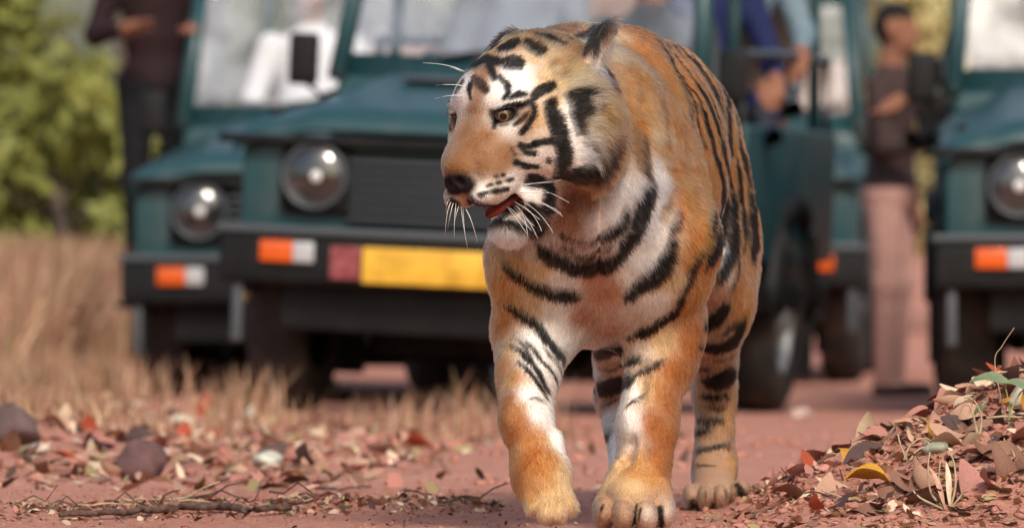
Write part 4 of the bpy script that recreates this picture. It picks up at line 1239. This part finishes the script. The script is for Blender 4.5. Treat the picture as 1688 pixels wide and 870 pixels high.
# dry tendrils standing on the bank
def stems(name, label, cat, base, strands, mat, r0=.0022, leaves=()):
    b = on_bank(*base); root = empty(name, (b[0], b[1], (gq(b[0], b[1])))); tag(root, label, cat); org = np.array(root.location)
    for s_ in strands:
        pts = [P(px, py, b[1] + dy) - org for px, py, dy in s_]
        path = []
        for i in range(len(pts) - 1):
            p0, p1, p2, p3 = pts[max(i - 1, 0)], pts[i], pts[i + 1], pts[min(i + 2, len(pts) - 1)]
            for t in np.linspace(0, 1, 6, endpoint=i == len(pts) - 2):
                path.append(.5 * ((2 * p1) + (-p0 + p2) * t + (2 * p0 - 5 * p1 + 4 * p2 - p3) * t * t + (-p0 + 3 * p1 - 3 * p2 + p3) * t ** 3))
        link('stem', pydata('stem', *tube(path, r0, r0 * .55, 6)), root, mat.m)
    for (x0, y0, x1, y1, dy, w, c) in leaves:
        a_, b_ = P(x0, y0, b[1] + dy) - org, P(x1, y1, b[1] + dy - .015) - org
        L = np.linalg.norm(b_ - a_); v, f = leaf_geo(L, w, -.12 * L, .35, .3, 8)
        o = link('leaf', pydata('leaf', v, f), root, LM[c]); d = Vector(b_ - a_).normalized()
        up = Vector((0, -.55, .83)); yv = up.cross(d).normalized(); zv = d.cross(yv)
        o.matrix_local = Matrix.Translation(Vector((a_ + b_) / 2)) @ Matrix((d, yv, zv)).transposed().to_4x4()
    return root
grn = NT('green_stem', .6, (.22, .25, .10))
stems('seedling', 'seedling with one broad grey-green leaf on top of the bank', 'plant', (1662, 705),
      [[(1662, 705, 0), (1664, 670, 0), (1655, 630, 0)], [(1664, 680, 0), (1680, 650, .01), (1690, 640, .02)]], grn, .0022,
      [(1598, 622, 1668, 626, 0, .018, 'green'), (1655, 626, 1700, 640, .01, .016, 'green'), (1648, 668, 1668, 655, 0, .008, 'golden yellow'), (1600, 690, 1625, 665, .01, .010, 'green')])
stems('dry_plant', 'dry curled brown plant stems beside the seedling on the bank', 'plant', (1612, 730),
      [[(1612, 730, 0), (1608, 700, 0), (1600, 672, 0), (1588, 668, 0), (1580, 690, 0)], [(1612, 728, 0), (1618, 690, .01), (1606, 660, .01), (1590, 655, .01)], [(1615, 725, 0), (1606, 690, 0)]], dry, .0024)
stems('dry_plant', 'tangle of pale curled dry stems on the bank above the golden yellow leaf', 'plant', (1500, 760),
      [[(1490, 758, 0), (1500, 735, 0), (1520, 722, 0), (1545, 730, 0)], [(1500, 760, 0), (1512, 742, 0), (1535, 735, 0), (1560, 745, 0)], [(1495, 758, 0), (1485, 735, 0), (1480, 715, 0)], [(1505, 758, 0), (1525, 750, 0), (1530, 728, 0), (1510, 722, 0)]], dry, .0026)
stems('grass_tuft', 'tuft of pale limp grass blades hanging over the bank', 'grass', (1562, 842),
      [[(1562, 842, 0), (1535, 812, 0), (1530, 770, 0), (1533, 745, 0)], [(1565, 842, 0), (1575, 800, 0), (1572, 760, 0), (1562, 742, 0)], [(1560, 842, 0), (1548, 800, 0), (1550, 760, 0)],
       [(1563, 842, 0), (1585, 815, -.01), (1595, 790, -.01)], [(1558, 840, 0), (1520, 822, -.01), (1505, 808, -.01)]], dry, .0026,
      [(1535, 765, 1560, 838, 0, .006, 'tan'), (1562, 760, 1566, 838, 0, .006, 'cream')])
stems('dry_plant', 'single thin bare stem leaning above the seedling', 'plant', (1660, 700), [[(1660, 700, 0), (1640, 600, .02), (1652, 570, .02), (1672, 540, .02)]], dry, .0012)
stems('dry_plant', 'two tiny upright sprigs rising beside the longest twig', 'plant', (268, 838), [[(266, 838, 0), (268, 815, 0)], [(290, 835, 0), (282, 818, 0)]], twm, .0014)

# dry grass on the verge
def grass(name, label, n, fx, hgt, cols, wid):
    V = []; F = []; C = []
    for _ in range(n):
        x, y, k_ = fx(); z = (gq(x, y)); H = hgt * random.uniform(.4, 1.2) * k_; a = random.uniform(0, 6.28); ln = random.gauss(.25, .2) * H
        w = wid * random.uniform(.6, 1.4); k = len(V); dx, dy = math.cos(a), math.sin(a); c = np.array(cols[random.randrange(len(cols))]) * random.uniform(.75, 1.2)
        b = random.uniform(0, 6.28); wx, wy = math.cos(b) * w, math.sin(b) * w
        for t, s_ in ((0, 1), (.5, .8)):
            cx, cy, cz = x + dx * ln * t * t, y + dy * ln * t * t, z + H * t
            V.extend([(cx - wx * s_, cy - wy * s_, cz), (cx + wx * s_, cy + wy * s_, cz)])
        V.append((x + dx * ln, y + dy * ln, z + H * .95)); C.extend([c] * 5)
        F.extend([(k, k + 1, k + 3), (k, k + 3, k + 2), (k + 2, k + 3, k + 4)])
    me = npmesh(name, V, F); at = me.color_attributes.new('tint', 'FLOAT_COLOR', 'POINT'); C = np.array(C)
    at.data.foreach_set('color', np.concatenate([C, np.ones((len(C), 1))], 1).astype(np.float32).ravel())
    m = NT(name, .75, spec=.2); t = m.node('ShaderNodeAttribute'); t.attribute_name = 'tint'; m.color(t.outputs['Color'])
    tag(link(name, me, None, m.m), label, 'grass', kind='stuff')
DRY = [(.44, .27, .17), (.36, .20, .13), (.50, .34, .23), (.30, .15, .10), (.24, .15, .08)]
def f1():
    while True:
        y = random.uniform(18.5, 24.0); x = random.uniform(-1.9, .25)
        if random.random() < sst(.25, -.5, x) * (.3 + .7 * sst(18, 22, y)) * sst(-.15, .18, fbm(np.array(x), np.array(y), 1.3, 21, 2)): return x, y, .45 + .55 * float(sst(19, 23.5, y))
def f2():
    while True:
        y = random.uniform(24, 44); x = random.uniform(-.085, -.052) * y - .05
        if y < 34 and x > -1.75 - (y - 24) * .03: continue
        return x, y, .55 + .45 * float(sst(24, 30, y))
grass('dry_grass', 'short dry tan grass on the verge before the jeeps', 5200, f1, .17, DRY, .004)
grass('tall_dry_grass', 'tall dry tan grass standing beside the jeeps below the bushes', 16000, f2, .62, DRY, .009)

# ---- bushes and trees behind
bark = NT('tree_bark', .9, (.10, .075, .06)); bark.color(bark.ramp(bark.noise(9, 5), [(.3, (.05, .035, .03)), (.7, (.17, .13, .10))])); bark.bump(bark.noise(14, 5), .8, .05)
def foliage_mat(name, c):
    m = NT(name, .6, c, spec=.3); m.color(m.ramp(m.noise(2.2, 4), [(.3, tuple(q * .55 for q in c)), (.7, tuple(q * 1.35 for q in c))]))
    m.b.inputs['Transmission Weight'].default_value = 0; return m.m
FM = [foliage_mat('foliage_yellow_green', (.19, .20, .045)), foliage_mat('foliage_green', (.13, .19, .045)), foliage_mat('foliage_pale_yellow', (.55, .48, .22)), foliage_mat('foliage_dark', (.045, .075, .025))]
def tree(x, y, h, r, fm, label, n=2600, trunk=.10, low=.10, leaf=.085, name='tree', cat='tree'):
    z0 = (gq(x, y)) - .03; root = empty(name, (x, y, z0)); tag(root, label, cat)
    V, F = tube([(0, 0, 0), (.05, 0, h * .35), (-.04, .05, h * .7), (.02, 0, h * .95)], trunk, trunk * .3, 9)
    V = [tuple(q) for q in V]
    cl = []
    for k in range(26):
        t = random.uniform(low, 1); a = random.uniform(0, 6.28); rr = r * math.sqrt(random.random()) * (1 - .45 * max(t - .55, 0) / .45)
        c = np.array([rr * math.cos(a), rr * math.sin(a), h * t]); cl.append((c, r * random.uniform(.22, .42)))
        b = np.array([0, 0, h * t * .75]); v2, f2 = tube([b, (b + c) / 2 + (0, 0, .05), c], trunk * .28, trunk * .08, 5); o_ = len(V)
        V += [tuple(q) for q in v2]; F = list(F) + [tuple(o_ + i for i in g) for g in f2]
    link('trunk', pydata('trunk', V, F), root, bark.m)
    LV = []; LF = []
    for _ in range(n):
        c, rr = random.choice(cl); d = rng.normal(0, 1, 3); d /= np.linalg.norm(d); p = c + d * rr * random.random() ** .4
        if p[2] < .02: continue
        u = rng.normal(0, 1, 3); u /= np.linalg.norm(u); w = np.cross(u, d); w /= np.linalg.norm(w) + 1e-6; s_ = leaf * random.uniform(.6, 1.3); k = len(LV)
        LV.extend([p - u * s_, p + w * s_ * .45, p + u * s_, p - w * s_ * .45]); LF.append((k, k + 1, k + 2, k + 3))
    link('crown', npmesh('crown', LV, LF), root, fm, smooth=False)
    return root
tree(-3.55, 44, 2.6, .95, FM[0], 'taller yellow-green leafy bush behind the tall dry grass', name='bush', cat='bush', low=.08)
tree(-2.75, 42, 1.9, .85, FM[0], 'yellow-olive leafy bush between the tall bush and the half-hidden jeep', 3600, .05, .04, name='bush', cat='bush')
tree(-4.6, 50, 3.4, 1.2, FM[0], 'broad yellow-green tree behind the bushes', low=.3)
tree(-2.55, 45.5, 5.0, 1.1, FM[1], 'tree with a bare grey-brown trunk beside the half-hidden jeep', 1500, .105, .62)
tree(-1.2, 60, 5.0, 1.7, FM[3], 'dark green tree far behind the front jeep', 3200)
tree(1.2, 62, 5.0, 1.7, FM[1], 'green tree far behind the tiger', 3200)
tree(3.45, 52, 4.0, 1.1, FM[2], 'pale yellow tree standing in the gap before the cut-off jeep', 3600, low=.15, leaf=.10)
tree(5.2, 58, 5.0, 1.7, FM[1], 'green tree far behind the cut-off jeep', 3200)
tree(8.0, 60, 5.2, 1.9, FM[3], 'dark green tree at the far side beyond the bank', 2600)
tree(-7.2, 56, 5.2, 1.9, FM[3], 'dark green tree far beyond the yellow-green bushes', 2600)
# ================================================================== PEOPLE
def new_field(x0, x1, y0, y1, z0, z1, st):
    global TX, TY, TZ, FLD
    TX = np.arange(x0, x1, st, dtype=np.float32); TY = np.arange(y0, y1, st, dtype=np.float32); TZ = np.arange(z0, z1, st, dtype=np.float32)
    FLD = np.full((len(TX), len(TY), len(TZ)), .5, np.float32)

def limb(pts, rr, k=.03):
    for i in range(len(pts) - 1): cone(pts[i], pts[i + 1], rr[i], rr[i + 1], k)

def hand(w, d, side, curl=.35):
    """palm and five fingers from wrist w along d; side = unit vector to the thumb"""
    w = np.array(w, float); d = np.array(d, float) / np.linalg.norm(d); s = np.array(side, float); s -= d * (s @ d); s /= np.linalg.norm(s); n = np.cross(d, s)
    limb([w, w + d * .05, w + d * .09], [.026, .032, .030], .02)
    for i, L in enumerate((.070, .080, .075, .058)):
        b = w + d * .085 + s * (.027 - .018 * i); m1 = b + d * L * .5 + n * curl * .02; m2 = m1 + d * L * .4 + n * curl * .055
        limb([b, m1, m2], [.0105, .0095, .008], .006)
    b = w + d * .03 + s * .028; limb([b, b + s * .03 + d * .03, b + s * .035 + d * .06], [.013, .011, .009], .008)

def person(name, label, J, cols, loc, rz):
    """J: joints; the person faces -Y, feet or seat at the origin"""
    new_field(-.55, .55, -.62, .38, -.10 if J['seated'] else -.02, 1.0 + (0 if J['seated'] else .85), .0085)
    hz = J['hip']; sh = hz + .50
    ell((0, 0, hz + .02), (.165, .115, .12), .05); ell((0, .0, hz + .22), (.145, .10, .18), .06); ell((0, .0, hz + .40), (.175, .105, .14), .06)
    cone((0, .0, sh), (0, -.01, sh + .10), .062, .055, .04)
    hc = np.array([0, -.03, sh + .215])
    ell(hc + (0, .012, .02), (.076, .095, .105), .02); ell(hc + (0, -.025, -.055), (.058, .062, .062), .03)
    ell(hc + (0, -.092, -.015), (.013, .018, .022), .012)
    for s in (-1, 1):
        ell(hc + (s * .078, .01, -.005), (.010, .020, .030), .008); ell(hc + (s * .030, -.085, .012), (.014, .010, .008), .006, None, True)
        S = np.array([s * .185, .0, sh - .045]); E, Wr = np.array(J['elbow'][s]), np.array(J['wrist'][s])
        limb([S, E, Wr], [.062, .046, .033]); hand(Wr, Wr - E + np.array(J.get('hd', {}).get(s, (0, 0, 0))), (-s, -.4, 0))
        H = np.array([s * .09, 0, hz]); K, An = np.array(J['knee'][s]), np.array(J['ankle'][s])
        limb([H, K, An], [.086, .060, .046], .04)
        limb([An + (0, .02, -.05), An + (0, -.15, -.058)], [.040, .034], .02)
    V, Fc = surface_nets(); V = smooth(V, Fc, 1)
    c = np.tile(np.array(cols['shirt']), (len(V), 1))
    x, y, z = V.T
    c[z > sh + .055] = cols['skin']
    hh = V - hc
    hair = (hh[:, 2] > .045) | ((hh[:, 1] > .03) & (hh[:, 2] > -.06))
    c[(z > sh + .09) & hair] = cols['hair']
    for s in (-1, 1):
        E, Wr = np.array(J['elbow'][s]), np.array(J['wrist'][s])
        hd_ = Wr - E + np.array(J.get('hd', {}).get(s, (0, 0, 0))); hd_ = hd_ / np.linalg.norm(hd_)
        ax = (V - Wr) @ hd_; off = np.linalg.norm(V - Wr - ax[:, None] * hd_, axis=1)
        c[(ax > -.015) & (ax < .22) & (off < .075)] = cols['skin']
        K, An = np.array(J['knee'][s]), np.array(J['ankle'][s]); H = np.array([s * .09, 0, hz])
        for a, b, rr in ((H, K, .13), (K, An, .10)):
            t = np.clip(((V - a) @ (b - a)) / ((b - a) @ (b - a)), 0, 1); dd = np.linalg.norm(V - a - t[:, None] * (b - a), axis=1)
            c[(dd < rr) & (z < hz + .02) & (np.linalg.norm(V - Wr, axis=1) > .2)] = cols['pants']
        c[z < (An[2] - .03)] = np.where(np.ones((int((z < An[2] - .03).sum()), 1)), np.array(cols['shoe']), 0)
    me = npmesh(name, V, Fc); at = me.color_attributes.new('tint', 'FLOAT_COLOR', 'POINT')
    at.data.foreach_set('color', np.concatenate([c, np.ones((len(c), 1))], 1).astype(np.float32).ravel())
    m = NT('clothing_' + label.split()[1].strip(','), .8, spec=.2); t = m.node('ShaderNodeAttribute'); t.attribute_name = 'tint'
    m.color(t.outputs['Color']); m.bump(m.noise(22, 3), .5, .02)
    o = link('person', me, None, m.m); o.location = loc; o.rotation_euler = (0, 0, R(rz)); tag(o, label, 'person'); return o

SKIN = (.25, .11, .07); HAIR = (.012, .01, .009)
def seated(hip=.10, we=None):
    w = we or {-1: (-.20, -.36, .22), 1: (.20, -.36, .22)}
    return dict(seated=True, hip=hip, elbow={-1: (-.26, -.08, hip + .20), 1: (.26, -.08, hip + .20)}, wrist=w, knee={-1: (-.13, -.44, hip + .02), 1: (.13, -.44, hip + .02)}, ankle={-1: (-.13, -.46, -.02 + hip - .02), 1: (.13, -.46, hip - .04)})
def seat_pos(j, x, y, z):
    j_m = Matrix.Translation(j.location) @ j.rotation_euler.to_matrix().to_4x4(); return j_m @ Vector((x, y, z))
def seat_person(j, x, y, z, label, shirt, pants, rz=0, hip=.10, we=None):
    return person('person', label, seated(hip, we), dict(shirt=shirt, pants=pants, skin=SKIN, hair=HAIR, shoe=(.02, .02, .02)), seat_pos(j, x, y, z), rz - math.degrees(-j.rotation_euler[2]))
seat_person(jeepA, .40, 2.78, 1.04, 'person in a navy shirt seated in the front jeep just behind the tiger', (.012, .018, .07), (.03, .035, .05), 25)
seat_person(jeepA, .40, 3.48, 1.16, 'person in a grey-blue shirt seated in the back row of the front jeep', (.16, .22, .26), (.05, .05, .06), 20)
seat_person(jeepA, -.30, 2.78, 1.04, 'person in a grey shirt seated behind the windscreen of the front jeep', (.16, .18, .20), (.05, .05, .06), 0)
seat_person(jeepA, .36, 2.05, .88, 'person in a dark shirt at the steering wheel of the front jeep', (.05, .055, .06), (.03, .03, .03), 0)
seat_person(jeepB, -.30, 2.78, 1.04, 'person in a pale shirt seated behind the windscreen of the half-hidden jeep', (.62, .62, .64), (.05, .05, .06), 0)
seat_person(jeepC, -.42, 2.78, 1.04, 'person in a dark brown jacket leaning out of the cut-off jeep', (.035, .022, .018), (.03, .03, .03), -30, .10, {-1: (-.34, -.34, .16), 1: (.20, -.36, .22)})
def standing(el, wr, hd=None):
    return dict(seated=False, hip=.90, elbow=el, wrist=wr, knee={-1: (-.09, -.015, .50), 1: (.09, -.01, .50)}, ankle={-1: (-.09, .0, .09), 1: (.09, .01, .09)}, hd=hd or {})
def stand_person(px, y, label, el, wr, shirt, pants, rz, hd=None):
    x = (px - W0 / 2) / FPX * y
    return person('person', label, standing(el, wr, hd), dict(shirt=shirt, pants=pants, skin=SKIN, hair=HAIR, shoe=(.03, .02, .018)), (x, y, float(gz(x, y)) - .01), rz)
AKE = {-1: (-.27, -.02, 1.12), 1: (.27, -.02, 1.12)}; AKW = {-1: (-.16, -.26, 1.14), 1: (.16, -.26, 1.14)}
p1 = stand_person(258, 30.4, 'person in dark clothes standing on the side step of the half-hidden jeep', AKE, AKW, (.022, .010, .012), (.010, .010, .013), 10, {-1: (.05, -.05, 0), 1: (-.05, -.05, 0)})
p1.location.z += .42
p4 = stand_person(1468, 30.6, 'person in a brown shirt and pale pink trousers standing between the jeeps', {-1: (-.27, -.06, 1.10), 1: (.25, .02, 1.10)}, {-1: (-.20, -.30, 1.12), 1: (.24, -.03, .84)}, (.050, .030, .028), (.52, .30, .25), 70)
bag = empty('bag', (0, 0, 0))
q = Matrix.Translation(p4.location) @ p4.rotation_euler.to_matrix().to_4x4() @ Vector((-.20, -.42, 1.06)); bag.location = q; tag(bag, 'small dusty pink bag held by the person in pale pink trousers', 'bag')
pk = NT('pink_cloth', .8, (.42, .17, .16)); link('pouch', box_me('pouch', -.09, .09, -.05, .05, -.06, .045, .015), bag, pk.m); link('flap', box_me('flap', -.094, .094, -.054, .054, .046, .062, .006), bag, pk.m)
